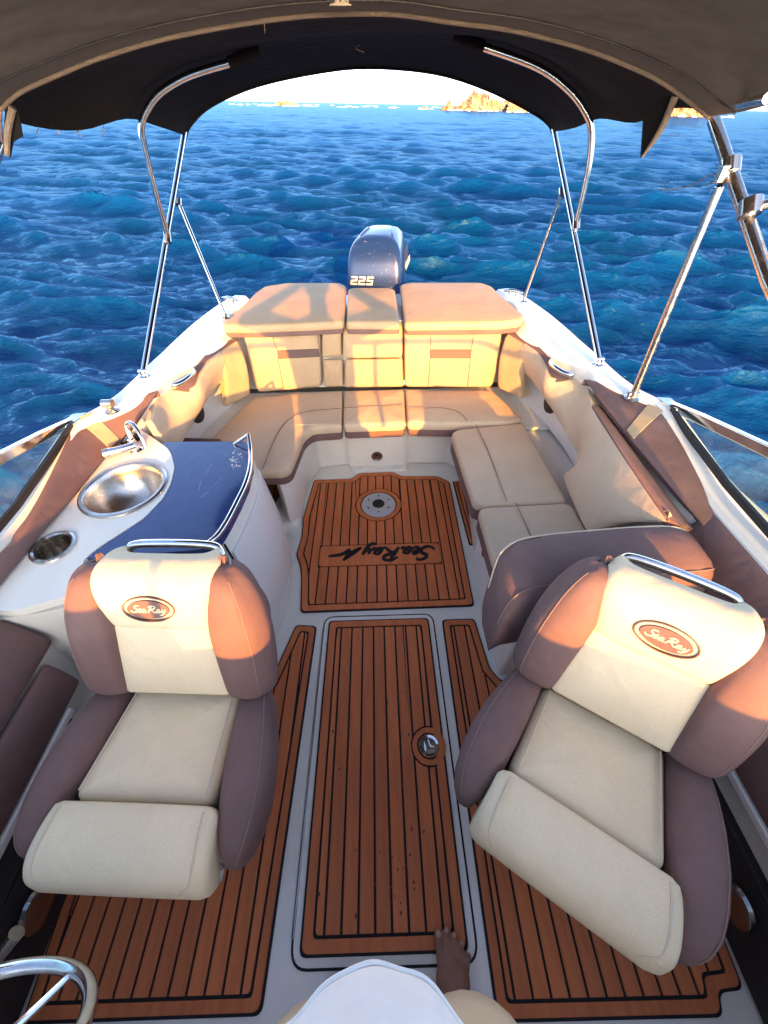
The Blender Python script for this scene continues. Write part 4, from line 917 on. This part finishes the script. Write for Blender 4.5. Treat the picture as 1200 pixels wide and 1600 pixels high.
sk_ = part('sink_bowl', lathe((sc_.x, sc_.y, ZC+.005), [(.02, -.118), (.045, -.115), (.086, -.097), (.113, -.06), (.126, -.02), (.129, .003), (.134, .008), (.144, .009), (.150, .005), (.151, 0)][::-1], n=56, cap0=False), 'brushed_steel', wb)
part('sink_drain', lathe((sc_.x, sc_.y, ZC-.112), [(.0001, .003), (.02, .003), (.03, .005), (.034, 0)], n=24), 'dark_chrome', sk_)
cw = part('cup_holder', lathe((cc_.x, cc_.y, ZC+.005), [(.0001, -.085), (.044, -.085), (.050, -.01), (.052, .004), (.058, .008), (.065, .006), (.066, 0)][::-1], n=40, cap0=False), 'old_chrome', wb)
fw_ = part('faucet_well', lathe((fc_.x-.008, fc_.y+.01, ZC+.005), [(.0001, -.05), (.034, -.05), (.038, .0), (.040, .003), (.045, .002)][::-1], n=32, cap0=False), 'dark_chrome', wb)
F0 = at(208, 716, z=ZC+.03)
fa = thing('faucet', 'chrome gooseneck shower faucet at the head of the sink', 'faucet', tuple(at(212, 705, z=ZC+.004)))
b0 = at(214, 704, z=ZC+.006)
part('spout', tube([b0+Vector((0, 0, 0)), b0+Vector((-.004, .012, .05)), b0+Vector((-.012, .03, .085)), b0+Vector((.004, .035, .108)), b0+Vector((.032, .018, .105)), b0+Vector((.054, -.008, .075)), b0+Vector((.064, -.03, .035))], [.010, .010, .0095, .009, .008, .0075, .007], n=12), 'chrome', fa)
part('faucet_body', lathe(b0, [(.026, 0), (.026, .006), (.018, .014), (.016, .045), (.012, .055)], n=20), 'chrome', fa)
part('valve', tube([b0+Vector((.012, -.01, .032)), b0+Vector((-.03, -.035, .032)), b0+Vector((-.075, -.05, .030))], [.017, .016, .019], n=14, smooth=3), 'chrome', fa)
part('valve_cap', tube([b0+Vector((-.072, -.049, .030)), b0+Vector((-.09, -.056, .029))], [.0205, .0205], n=16, smooth=1), 'old_chrome', fa)
# chrome fiddle rail along the counter edge
rail = [at(388, 678, z=ZC+.055)]+[at(u, v, z=ZC+.022) for u, v in ((391, 702), (391, 728), (384, 755), (372, 781), (356, 812), (341, 835), (326, 848), (317, 853))]
part('fiddle_rail', tube(rail, [.007, .009, .010, .010, .010, .010, .010, .009, .011], n=12), 'chrome', wb)
part('rail_post', tube([at(366, 694, z=ZC+.004), at(388, 679, z=ZC+.053)], .007, smooth=1), 'chrome', wb)
# salt crust near the rail and hairline scratches
g = np.random.default_rng(5); sv = []
for k in range(46):
    u, v = (g.normal(371, 7), g.normal(706, 9)) if k % 2 else (g.normal(366, 5), g.normal(724, 5)); p = at(u, v, z=ZC+.0006); r_ = g.uniform(.0015, .006)
    sv.append(prism([(p.x+r_*g.uniform(.5, 1)*math.cos(t), p.y+r_*g.uniform(.5, 1)*math.sin(t), ZC+.0012) for t in np.linspace(0, 6.28, 8, endpoint=False)], .0012))
for L_ in ([(330, 725), (322, 742)], [(316, 752), (312, 766)], [(350, 745), (338, 757)], [(326, 768), (314, 777)]):
    sv.append(tube([at(u+g.normal(0, 1), v, z=ZC+.0002) for u, v in L_], .0005, n=4))
so = part('salt_stains', join(*sv), 'salt', ct); so['kind'] = 'stuff'
# step plate behind the bar
part('step_plate', prism([at(u, v, z=.45) for u, v in ((268, 683), (344, 685), (346, 690), (268, 690))], .02), 'brown', boat, bev=.005)

# ================================================================== bimini top
bt = thing('bimini_top', 'dark brown canvas bimini canopy on stainless steel tube hoops', 'canopy', (0, 1.8, .785))
aft = [at(u, v, y=yy) for u, v, yy in ((291, 214, 2.93), (298, 196, 2.945), (330, 166, 2.95), (400, 135, 2.95), (500, 113, 2.95), (580, 106, 2.95), (680, 115, 2.94), (760, 140, 2.92), (830, 175, 2.88), (856, 194, 2.86), (863, 208, 2.85))]
hoopL = [(262, 370, 2.33), (243, 300, 2.32), (226, 230, 2.31), (221, 200, 2.305), (228, 175, 2.30), (250, 145, 2.30), (295, 118, 2.30), (362, 97, 2.30)]
hoopR = [(752, 72, 2.27), (840, 105, 2.27), (890, 142, 2.265), (916, 178, 2.26), (924, 205, 2.26), (922, 245, 2.26), (912, 300, 2.265), (900, 350, 2.27)]
hl_ = [at(u, v, y=y) for u, v, y in hoopL]; hr_ = [at(u, v, y=y) for u, v, y in hoopR]
part('hoop', tube(hl_+[at(385, 87, y=2.30)], .0125, n=14), 'chrome', bt)
part('hoop', tube([at(730, 62, y=2.27)]+hr_, .0125, n=14), 'chrome', bt)
part('hoop_sleeve', tube([at(358, 98, y=2.30), at(385, 87, y=2.30), at(405, 78, y=2.31)], [.017, .019, .014], n=10), 'canvas_shaded', bt)
part('hoop_sleeve', tube([at(756, 73.5, y=2.27), at(730, 62, y=2.27), at(710, 55, y=2.28)], [.017, .019, .014], n=10), 'canvas_shaded', bt)
# main pole pair
pl = [(-1.05, 1.715, .80), tuple(at(262, 370, y=2.33)), tuple(aft[0])]; pr = [(1.045, 1.712, .80), tuple(at(900, 350, y=2.27)), tuple(aft[-1])]
part('main_pole', tube([pl[0], aft[0]+Vector((0, 0, .02))], .0125, n=14, smooth=1), 'chrome', bt)
part('main_pole', tube([pr[0], aft[-1]+Vector((0, 0, .02))], .0125, n=14, smooth=1), 'chrome', bt)
for p in (pl[0], pr[0]):
    x, y, z = p; part('deck_mount', join(lathe((x, y, z-.022), [(.030, 0), (.030, .006), (.016, .012), (.014, .03)], n=16), tube([(x-.02, y, z+.006), (x+.02, y, z+.006)], .008, smooth=1)), 'chrome', bt)
for (a, b) in ((at(279, 316, y=2.62), at(351, 491, z=.80)), (at(878, 300, y=2.54), at(820, 466, z=.80))):
    part('aft_strut', tube([a, b], .0095, n=12, smooth=1), 'chrome', bt)
    part('deck_mount', lathe((b.x, b.y, b.z-.022), [(.024, 0), (.024, .006), (.012, .012), (.012, .028)], n=16), 'chrome', bt)
    part('clamp', tube([a-Vector((0, .012, .012)), a+Vector((0, .012, .012))], .017, smooth=1), 'old_chrome', bt)
for p in (pl[1], pr[1]): part('clamp', tube([Vector(p)-Vector((0, .014, .02)), Vector(p)+Vector((0, .014, .02))], .018, smooth=1), 'old_chrome', bt)
# front pole with clamp and strut (right); the left one stands outside the picture
fc = [at(1115, 187, y=1.62), at(1140, 262, x=1.05), at(1166, 335, x=1.058), at(1200, 440, x=1.066), Vector((1.11, .20, .80))]
part('front_pole', tube(fc[:1]+[fc[3]]+fc[4:], .0165, n=14, smooth=1), 'old_chrome', bt)
part('front_pole', tube([Vector((-1.08, 1.60, 1.56)), Vector((-1.10, 1.1, 1.28)), Vector((-1.13, .20, .80))], .0165, n=14, smooth=1), 'old_chrome', bt)
sbse = at(991, 614, z=.80)
part('front_strut', tube([at(1124, 292, y=1.455), sbse], .013, n=14, smooth=1), 'old_chrome', bt)
part('deck_mount', join(lathe((sbse.x, sbse.y, .775), [(.032, 0), (.032, .006), (.018, .012), (.015, .032)], n=16), tube([sbse-Vector((.022, 0, .004)), sbse+Vector((.022, 0, -.004))], .009, smooth=1)), 'old_chrome', bt)
lm = Vector((-sbse.x-.005, sbse.y+.01, .775))
part('deck_mount', join(lathe(lm, [(.032, 0), (.032, .006), (.016, .012), (.015, .03)], n=16), tube([lm+Vector((-.02, 0, .036)), lm+Vector((.02, 0, .036))], .016, n=16, smooth=1)), 'old_chrome', bt)
part('strut_tip', tube([at(1124, 292, y=1.455), at(1133, 283, y=1.46)], [.009, .004], smooth=1), 'black', bt)
cl_ = part('clamp', join(tube([at(1140, 262, x=1.052)-Vector((0, .012, .016)), at(1140, 262, x=1.052)+Vector((0, .012, .016))], .026, smooth=1), boxv(at(1128, 272, x=1.03)-Vector((.012, .012, .02)), at(1128, 272, x=1.03)+Vector((.012, .012, .02)))), 'old_chrome', bt, bev=.003)
q = at(1172, 325, x=1.056); part('clamp', join(tube([q-Vector((0, .012, .016)), q+Vector((0, .012, .016))], .027, smooth=1)), 'old_chrome', bt)
part('brace', tube([q+Vector((.03, 0, .004)), q+Vector((.16, -.12, .09))], .013, n=12, smooth=1), 'old_chrome', bt)
part('loose_cord', tube([at(1128, 268, y=1.46), at(1105, 276, y=1.46), at(1075, 292, y=1.45), at(1030, 297, y=1.45)], .0012, n=5), 'black', bt)
part('loose_cord', tube([at(1127, 272, y=1.46), at(1118, 280, y=1.46), at(1104, 290, y=1.45)], .0018, n=5), 'black', bt)
# aft canvas: rows from the aft edge to the zip line
def lift(P, dz): return [p+Vector((0, 0, dz)) for p in P]
hoop_all = [at(150, 199, y=2.12), at(180, 170, y=2.2)]+[]
zipu = [(0, 170), (30, 143), (90, 115), (165, 85), (280, 53), (450, 25), (600, 19), (710, 33), (800, 45), (900, 70), (975, 98), (1040, 130), (1108, 182)]
YF = 1.62
zipl = [at(u, v, y=YF) for u, v in zipu]
def resamp(P, n=25):
    P = catmull(P, 8); d = np.concatenate([[0], np.cumsum(np.linalg.norm(np.diff(P, axis=0), axis=1))]); t = np.linspace(0, d[-1], n)
    return np.stack([np.interp(t, d, P[:, k]) for k in range(3)], 1)
mid_px = [(200, 190, 2.30), (209, 172, 2.30), (232, 140, 2.30), (285, 108, 2.30), (362, 86, 2.30), (470, 66, 2.30), (600, 57, 2.29), (700, 60, 2.28), (760, 66, 2.27), (845, 94, 2.265), (900, 132, 2.26), (928, 172, 2.26), (935, 190, 2.26)]
midr = [at(u, v, y=y) for u, v, y in mid_px]
q1 = [at(u, v, y=y) for u, v, y in ((40, 202, 1.80), (46, 180, 1.80), (75, 150, 1.80), (150, 110, 1.80), (260, 73, 1.80), (430, 43, 1.80), (600, 35, 1.80), (720, 44, 1.80), (830, 62, 1.80), (940, 98, 1.80), (1010, 135, 1.80), (1040, 165, 1.80), (1045, 178, 1.80))]
q2 = [at(u, v, y=y) for u, v, y in ((125, 204, 2.05), (130, 185, 2.05), (160, 146, 2.05), (225, 105, 2.05), (320, 76, 2.05), (450, 56, 2.05), (600, 47, 2.05), (710, 52, 2.05), (800, 68, 2.04), (890, 105, 2.03), (960, 145, 2.02), (990, 175, 2.02), (992, 192, 2.02))]
q3 = [at(u, v, y=y) for u, v, y in ((245, 197, 2.62), (256, 178, 2.62), (285, 146, 2.62), (345, 118, 2.62), (420, 98, 2.62), (510, 84, 2.62), (600, 78, 2.62), (690, 84, 2.61), (750, 98, 2.60), (820, 126, 2.58), (868, 160, 2.57), (893, 186, 2.56), (898, 200, 2.55))]
rows = [resamp(lift(P, dz)) for P, dz in ((zipl, .012), (q1, .012), (q2, .0), (midr, .008), (q3, .0), (aft, .004))]
part('aft_canvas', patch(rows, .0015, n=4, up=(0, 0, -1)), 'canvas_shaded', bt)
part('aft_hem', tube(aft, .006, n=8), 'canvas_shaded', bt)
# front canvas: from the zip line forward, cut short out of view to let skylight in
def fore(y, dz, k): return [Vector((p.x*k, y, p.z+dz)) for p in zipl]
rows = [resamp(P) for P in (zipl, fore(1.50, .008, 1.005), fore(1.38, .024, 1.006), fore(1.15, .055, 1.0), fore(.9, .08, .995), fore(.62, .10, .99))]
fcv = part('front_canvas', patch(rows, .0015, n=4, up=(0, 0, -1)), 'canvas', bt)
part('zip_edge', tube([p-Vector((0, .003, .002)) for p in zipl], .006, n=8), 'binding', bt)
part('seam_band', tube(fore(1.515, .0045, 1.005), .0022, n=6), 'black', fcv)
part('front_bow', tube(fore(.63, .087, .975), .0125, n=12), 'chrome', bt)
part('front_hoop', tube([fc[0]]+[Vector(p) for p in resamp([p+Vector((0, .02, .03)) for p in zipl])[::-1]]+[Vector((-1.08, 1.60, 1.56))], .0125, n=12, smooth=2), 'old_chrome', bt)
part('side_rail', tube([at(1155, 163, y=1.45), at(1200, 153, y=1.25)], .010, n=10, smooth=1), 'old_chrome', bt)
# hanging torn flaps
def flap(pts, y, t=.004): return prism([at(u, v, y=yy) for (u, v), yy in zip(pts, y)], t, up=(0, -1, 0))
part('torn_flap', flap([(1003, 182), (1040, 150), (1056, 150), (1030, 205), (1002, 247)], [1.70, 1.66, 1.62, 1.63, 1.66]), 'canvas_shaded', bt)
part('flap_binding', tube([at(1055, 151, y=1.615), at(1033, 202, y=1.625), at(1003, 246, y=1.65)], [.010, .009, .003], n=8), 'binding', bt)
part('torn_flap', flap([(8, 172), (28, 170), (35, 213), (20, 222), (16, 245), (5, 240), (4, 215)], [1.55]*7), 'canvas_shaded', bt)
part('flap_binding', tube([at(20, 168, y=1.54), at(12, 205, y=1.54), at(11, 243, y=1.54)], [.008, .008, .006], n=8), 'binding', bt)
g = np.random.default_rng(9)
part('loose_threads', join(*[tube([at(u, v, y=y), at(u+g.normal(0, 3), v+L_*.5, y=y), at(u+g.normal(0, 5), v+L_, y=y)], .0012, n=4) for u, v, y, L_ in ((162, 196, 2.1, 16), (125, 203, 2.0, 10), (90, 202, 1.9, 8), (412, 30, 1.62, 22), (60, 200, 1.8, 9), (562, 70, 2.2, 12))]), 'binding', bt)
part('tassel', join(*[tube([at(532+g.normal(0, 3), -4, y=1.5), at(532+g.normal(0, 5), 3, y=1.5), at(530+g.normal(0, 8), 8, y=1.5)], .0015, n=4) for k in range(9)]), 'thread', bt)
# ================================================================== outboard motor
om = thing('outboard_motor', 'dark blue outboard motor with silver number decal behind the stern', 'outboard motor', (.05, 3.45, -.3))
def motor():
    c = Vector((.055, 3.42, 0)); rz = R(-10); Rz = Matrix.Rotation(rz, 3, 'Z')
    L2W = lambda x, y, z: c+Rz@Vector((x, y, z))
    def outline(wf, wb, yf, yb, n=36):
        """plan of the cowl: flat bow face at yf, tapering to yb"""
        P = [(-wf, yf), (wf, yf), (wf*1.04, yf+.10), ((wf+wb)/2*1.06, (yf+yb)/2), (wb, yb-.03), (wb*.6, yb), (-wb*.6, yb), (-wb, yb-.03), (-(wf+wb)/2*1.06, (yf+yb)/2), (-wf*1.04, yf+.10)]
        return fillet(P, [.05, .05]+[.09]*8, 5)
    rings = []
    for z, wf, wb, yf, yb in ((.50, .190, .15, -.24, .26), (.56, .198, .16, -.248, .27), (.66, .203, .17, -.246, .285), (.78, .203, .175, -.236, .295), (.86, .197, .172, -.222, .295), (.925, .183, .165, -.200, .288), (.968, .160, .148, -.172, .27), (.996, .128, .122, -.135, .24), (1.010, .08, .08, -.09, .20)):
        rings.append([tuple(L2W(x, y, z+.04*max(0, (y+.1))*(z > .8))) for x, y in outline(wf, wb, yf, yb)])
    cw_ = part('cowling', loft(rings), 'cowl', om, ang=60)
    # raised shoulder panels and centre ridge lines of the cowl
    for sx in (1, -1):
        part('cowl_ridge', tube([L2W(sx*.150, -.222, .86), L2W(sx*.138, -.168, .945), L2W(sx*.112, -.05, 1.004), L2W(sx*.085, .12, 1.022)], [.003, .007, .008, .003], n=8), 'cowl', cw_)
        rows = [[L2W(sx*x, y, z) for y, z in ((-.16, z0), (-.02, z0+.05), (.18, z0+.09))] for x, z0 in ((.205, .70), (.207, .76), (.202, .82))]
        part('side_panel', patch(rows, .01, n=4, up=tuple(Rz@Vector((sx, 0, 0)))), 'cowl_grey', cw_)
    rows = [[tuple(L2W(x, y, z)) for x, y in outline(wf, wb, yf, yb)] for z, wf, wb, yf, yb in ((.30, .12, .10, -.17, .18), (.42, .150, .12, -.21, .23), (.497, .160, .125, -.23, .25))]
    part('lower_cowl', loft(rows), 'black', om)
    part('midsection', loft([[tuple(L2W(x, y, z)) for x, y in outline(.07, .05, -.10, .14)] for z in (-.5, .0, .32)]), 'cowl', om)
    part('bracket', boxv(c+Vector((-.12, -.32, .15)), c+Vector((.12, -.10, .55))), 'black', om, bev=.02)
    pl_ = part('anti_ventilation_plate', prism([tuple(L2W(x, y, -.42)) for x, y in ((-.10, -.12), (.10, -.12), (.11, .28), (-.11, .28))], .02), 'cowl', om, bev=.005)
    # number decal on the bow face
    dig = {'2': [[(0, .92), (.55, .92), (.55, .5), (.0, .46), (.0, .06), (.6, .06)]], '5': [[(.6, .92), (.02, .92), (.02, .52), (.58, .5), (.58, .06), (.0, .06)]]}
    f0 = L2W(-.170, -.241, .735); ux = (L2W(.170, -.241, .735)-f0).normalized(); uy = Vector((0, 0, 1)); nn = uy.cross(ux)*-1
    if nn.y > 0: nn = -nn
    strokes = []
    h = .052
    for k, d in enumerate('225'):
        for s in dig[d]: strokes.append([((x*1.25+k*1.12+.25*y)*h, y*h) for x, y in s])
    vs_ = []
    for s in strokes:
        for i in range(len(s)-1):
            a, b = np.array(s[i]), np.array(s[i+1]); t = (b-a)/np.linalg.norm(b-a); n2 = np.array([-t[1], t[0]])*h*.105; e = t*h*.10
            q = [a-e+n2, a-e-n2, b+e-n2, b+e+n2]; vs_.append(prism([f0+ux*x+uy*y+nn*.006 for x, y in q], .004, up=tuple(nn)))
    part('number_decal', join(*vs_), 'decal_silver', cw_)
    f1 = L2W(-.12, -.243, .700)
    tx = []
    for i in range(7):
        x = i*.011; tx.append(prism([f1+ux*(x+a)+uy*b+nn*.006 for a, b in ((0, 0), (.007, 0), (.009, .012), (.002, .012))], .003, up=tuple(nn)))
    part('caption_decal', join(*tx), 'decal_silver', cw_)
    # round emblem and lettering on the side
    o_ = L2W(.2105, .03, .80); ax = (Rz@Vector((1, 0, .05))).normalized(); sy = (Rz@Vector((0, 1, .0))).normalized(); uz = ax.cross(sy)
    E = lambda r_, n=28: [o_+sy*(r_*math.cos(t))+uz*(r_*math.sin(t)) for t in np.linspace(0, 2*math.pi, n, endpoint=False)]
    vs_ = [ringplate(E(.030), E(.024), .004, n=tuple(ax))]
    for k in range(3):
        t = math.pi/2+k*2*math.pi/3; d_ = sy*math.cos(t)+uz*math.sin(t); pp = d_.cross(ax); vs_.append(prism([o_+pp*.002, o_-pp*.002, o_+d_*.025-pp*.004, o_+d_*.025+pp*.004], .004, up=tuple(ax)))
    part('emblem', join(*vs_), 'decal_silver', cw_)
    cu = bpy.data.curves.new('t', 'FONT'); cu.body = 'YAMAHA'; cu.size = .06; cu.extrude = .001; to = bpy.data.objects.new('t', cu); C.objects.link(to)
    dg = bpy.context.evaluated_depsgraph_get(); me = to.evaluated_get(dg).to_mesh(); V = [v.co.copy() for v in me.vertices]; F = [tuple(p.vertices) for p in me.polygons]
    to.evaluated_get(dg).to_mesh_clear(); bpy.data.objects.remove(to); bpy.data.curves.remove(cu)
    b_ = o_+sy*.042-uz*.022
    part('maker_lettering', (A([b_+sy*(v.x*.85)+uz*v.y+ax*v.z for v in V]), F), 'decal_silver', cw_, smooth=False)
motor()

# ================================================================== helm: steering wheel and throttle
sw = thing('steering_wheel', 'chrome rimmed steering wheel at the bottom left corner', 'steering wheel', (-.555, -.27, .80))
wc = Vector((-.61, -.16, .70)); wn = Vector((0, .90, .436)).normalized(); wx = Vector((1, 0, 0)); wy = wn.cross(wx)
part('rim', tube([wc+(wx*math.cos(t)+wy*math.sin(t))*  .170 for t in np.linspace(0, 2*math.pi, 28, endpoint=False)], .0115, n=14, smooth=3, closed=True), 'chrome', sw)
for a in (R(65), R(185), R(305)):
    d_ = wx*math.cos(a)+wy*math.sin(a); part('spoke', tube([wc-wn*.03+d_*.04, wc-wn*.02+d_*.10, wc+d_*.168], [.009, .006, .005], n=8), 'chrome', sw)
part('hub', lathe(wc-wn*.05, [(.05, 0), (.055, .02), (.04, .04), (.0001, .045)], axis=wn, n=24), 'black', sw)
part('column', tube([wc-wn*.05, wc-wn*.22], .03, smooth=1), 'black', sw)
tl = thing('throttle_lever', 'chrome throttle lever on the left side wall', 'lever', (-.94, -.02, .45))
part('lever_arm', tube([at(-30, 1530, z=.46), at(2, 1490, z=.50), at(26, 1458, z=.52)], [.012, .011, .014], n=12), 'dark_chrome', tl)
part('lever_box', boxv((-.96, -.20, .36), (-.91, -.04, .47)), 'black', tl, bev=.01)

# ================================================================== the photographer
def capsule(a, b, ra, rb, n=14, rings=5):
    a, b = Vector(a), Vector(b); d = b-a; L_ = d.length; ax = d.normalized(); Rm = rot_to(ax); prof = []
    for t in np.linspace(-math.pi/2+.01, 0, rings): prof.append((ra*math.cos(t), ra*math.sin(t)))
    for t in np.linspace(0, math.pi/2-.01, rings): prof.append((rb*math.cos(t), L_+rb*math.sin(t)))
    return lathe(a, prof, axis=ax, n=n)
def ellip(c, rx, ry, rz, n=18):
    V, F = lathe((0, 0, 0), [(math.cos(t), math.sin(t)) for t in np.linspace(-math.pi/2+.01, math.pi/2-.01, 11)], n=n)
    return V*np.array([rx, ry, rz])+A([c])[0], F
def remesh(vf, vox, smooth=6):
    me = bpy.data.meshes.new('tmp'); me.from_pydata(A(vf[0]).tolist(), [], [list(map(int, f)) for f in vf[1]]); o = bpy.data.objects.new('tmp', me); C.objects.link(o)
    m = o.modifiers.new('r', 'REMESH'); m.mode = 'VOXEL'; m.voxel_size = vox
    s = o.modifiers.new('s', 'SMOOTH'); s.iterations = smooth; s.factor = .5
    dg = bpy.context.evaluated_depsgraph_get(); e = o.evaluated_get(dg); m2 = e.to_mesh()
    V = np.array([tuple(v.co) for v in m2.vertices]); F = [tuple(p.vertices) for p in m2.polygons]; e.to_mesh_clear(); bpy.data.objects.remove(o); return V, F
PB = Vector((.02, -.27, 0.011))                     # the feet stand on the mats
def person():
    p = thing('person', 'barefoot person in white shirt and tan shorts standing at the hatch', 'person', tuple(PB))
    S = []
    o = lambda x, y, z: (PB.x+x, PB.y+y, z)
    for sx in (1, -1):
        hx = .085; fx = .150; o = (lambda x, y, z: (PB.x+x, PB.y+y, z)) if sx > 0 else (lambda x, y, z: (PB.x+x, PB.y+y-.085*max(0, 1-z/.8), z))
        S += [capsule(o(sx*hx, -.02, .86), o(sx*.125, -.01, .47), .085, .056), capsule(o(sx*.125, -.01, .47), o(sx*fx, -.045, .10), .054, .037)]
        S += [ellip(o(sx*.135, -.04, .33), .052, .056, .11), ellip(o(sx*fx, -.075, .045), .034, .045, .036)]
        # foot: heel, arch, ball, toes turned a little out
        S += [capsule(o(sx*fx, -.07, .055), o(sx*(fx+.005), .06, .038), .036, .030), ellip(o(sx*(fx+.004), .088, .032), .046, .045, .024)]
        tips = [(-.034, .172, .0125), (-.010, .178, .0095), (.010, .168, .009), (.028, .152, .0085), (.044, .130, .0085)]
        for dx, dy, r_ in tips:
            b = o(sx*(fx+.006+dx*.78), .10, .030); m_ = o(sx*(fx+.008+dx*.95), (dy+.10)/2+.012, .027+.004); t = o(sx*(fx+.010+dx), dy, .011+r_*1.0)
            S += [capsule(b, m_, r_*1.05, r_*.92, 10), capsule(m_, t, r_*.92, r_, 10)]
    o = lambda x, y, z: (PB.x+x, PB.y+y, z)
    # trunk, neck, head
    S += [ellip(o(0, -.01, .93), .155, .105, .11), ellip(o(0, .0, 1.08), .145, .112, .15), ellip(o(0, -.02, 1.25), .165, .105, .17), capsule(o(-.15, -.05, 1.37), o(.15, -.05, 1.37), .055, .055), capsule(o(0, -.06, 1.36), o(0, -.035, 1.50), .056, .052)]
    hd = (0, -.035, 1.60)
    S += [ellip(o(0, -.035, 1.615), .074, .092, .105), ellip(o(0, .0, 1.56), .056, .06, .062), capsule(o(0, .055, 1.61), o(0, .072, 1.578), .010, .014)]
    for sx in (1, -1): S += [ellip(o(sx*.076, -.04, 1.60), .010, .020, .030)]
    # arms: elbows out, hands up on either side of the phone
    for sx in (1, -1):
        sh, el_, wr = o(sx*.175, -.05, 1.40), o(sx*.43, .03, 1.43), o(sx*.165, .165, 1.545)
        S += [capsule(sh, el_, .048, .038), capsule(el_, wr, .038, .025)]
        pm = o(sx*.100, .195, 1.590); S += [capsule(wr, pm, .026, .030), ellip(pm, .020, .028, .040)]
        for k in range(4):
            b = Vector(pm)+Vector((sx*(-.002), -.010+.0, .030-.019*k)); m_ = b+Vector((-sx*.012, .0, .022-.004*k)); e = m_+Vector((-sx*.026, -.012, .004))
            S += [capsule(b, m_, .0088, .0082, 8), capsule(m_, e, .0082, .0074, 8)]
        b = Vector(pm)+Vector((0, -.02, -.02)); S += [capsule(b, b+Vector((-sx*.022, -.018, .012)), .011, .009, 8), capsule(b+Vector((-sx*.022, -.018, .012)), b+Vector((-sx*.040, -.012, .030)), .009, .008, 8)]
    part('body', remesh(join(*S), .0055, 5), 'skin', p, ang=180)
    # toenails
    for sx in (1, -1):
        for dx, dy, r_ in [(-.034, .172, .0125), (-.010, .178, .0095), (.010, .168, .009), (.028, .152, .0085), (.044, .130, .0085)]:
            part('toenail', ellip(o(sx*(.160+dx), dy+.001-(.082 if sx < 0 else 0), .011+r_*1.93), r_*.62, r_*.72, .0016, 12), 'nail', p)
    # shirt
    def rg(z, rx, ry, cy, n=64, wob=0):
        out = []
        for t in np.linspace(0, 2*math.pi, n, endpoint=False):
            fold = 1+wob*.6*(.5*math.sin(5*t+z*7)+.35*math.sin(9*t-z*16+1)+.25*math.sin(15*t+z*23)); fr_ = max(0, math.sin(t))
            out.append((PB.x-.020+(rx+.018)*math.cos(t)*(1-.26*fr_)*fold, PB.y+cy+ry*math.sin(t)*fold, z+wob*.35*math.sin(4*t+.6)))
        return out
    rings = [rg(.965, .150, .158, .040, wob=.05), rg(.968, .158, .166, .042, wob=.05), rg(.985, .160, .168, .043, wob=.05), rg(1.02, .162, .166, .040, wob=.045), rg(1.06, .166, .160, .032, wob=.04), rg(1.10, .170, .152, .022, wob=.035), rg(1.15, .172, .142, .008, wob=.03), rg(1.22, .174, .128, -.012, wob=.02), rg(1.31, .182, .112, -.03), rg(1.385, .175, .088, -.045), rg(1.43, .115, .07, -.05), rg(1.455, .075, .062, -.05)]
    V, F = loft(rings, cap=False); sh_ = part('shirt', (V, F), 'shirt', p, ang=180)
    sub = sh_.modifiers.new('s', 'SUBSURF'); sub.levels = 1; sub.render_levels = 1
    hem = [tuple(q) for q in rg(.974, .1595, .1676, .0427, wob=.05)]
    part('hem', tube(hem, .0028, n=6, smooth=2, closed=True), 'shirt', sh_)
    for sx in (1, -1):
        sl_ = [capsule(o(sx*.15, -.05, 1.385), o(sx*.30, -.01, 1.415), .068, .062)]
        part('sleeve', join(*sl_), 'shirt', sh_, ang=180)
        part('shorts_leg', loft([[(PB.x+sx*(.085+.04*f)+r_*math.cos(t), PB.y+.012*f2+r_*1.05*math.sin(t), z) for t in np.linspace(0, 2*math.pi, 28, endpoint=False)] for z, r_, f, f2 in ((.44, .108, 1, 1), (.60, .116, .7, 2), (.76, .122, .3, 2), (.90, .110, 0, 0))], cap=False), 'shorts', p, ang=180)
    part('shorts_seat', ellip(o(0, -.01, .90), .170, .125, .12), 'shorts', p, ang=180)
    # hair cap
    hv, hf = ellip(o(0, -.045, 1.632), .081, .096, .098, 24); part('hair', (hv, [f for f in hf if np.mean([hv[i][2] for i in f]) > 1.60 and np.mean([hv[i][1] for i in f]) < PB.y+.035]), 'hair', p, ang=180)
    for sx in (1, -1): part('eye', ellip(o(sx*.030, .048, 1.618), .012, .008, .008, 10), 'white_plastic', p)
    part('mouth', ellip(o(0, .055, 1.548), .022, .006, .006, 10), 'nail', p)
person()

# ------------------------------------------------------------------ set the whole boat on the sea: heel and freeboard
bpy.context.view_layer.update()
for o in BOAT_THINGS: o.matrix_world = BOAT @ o.matrix_basis
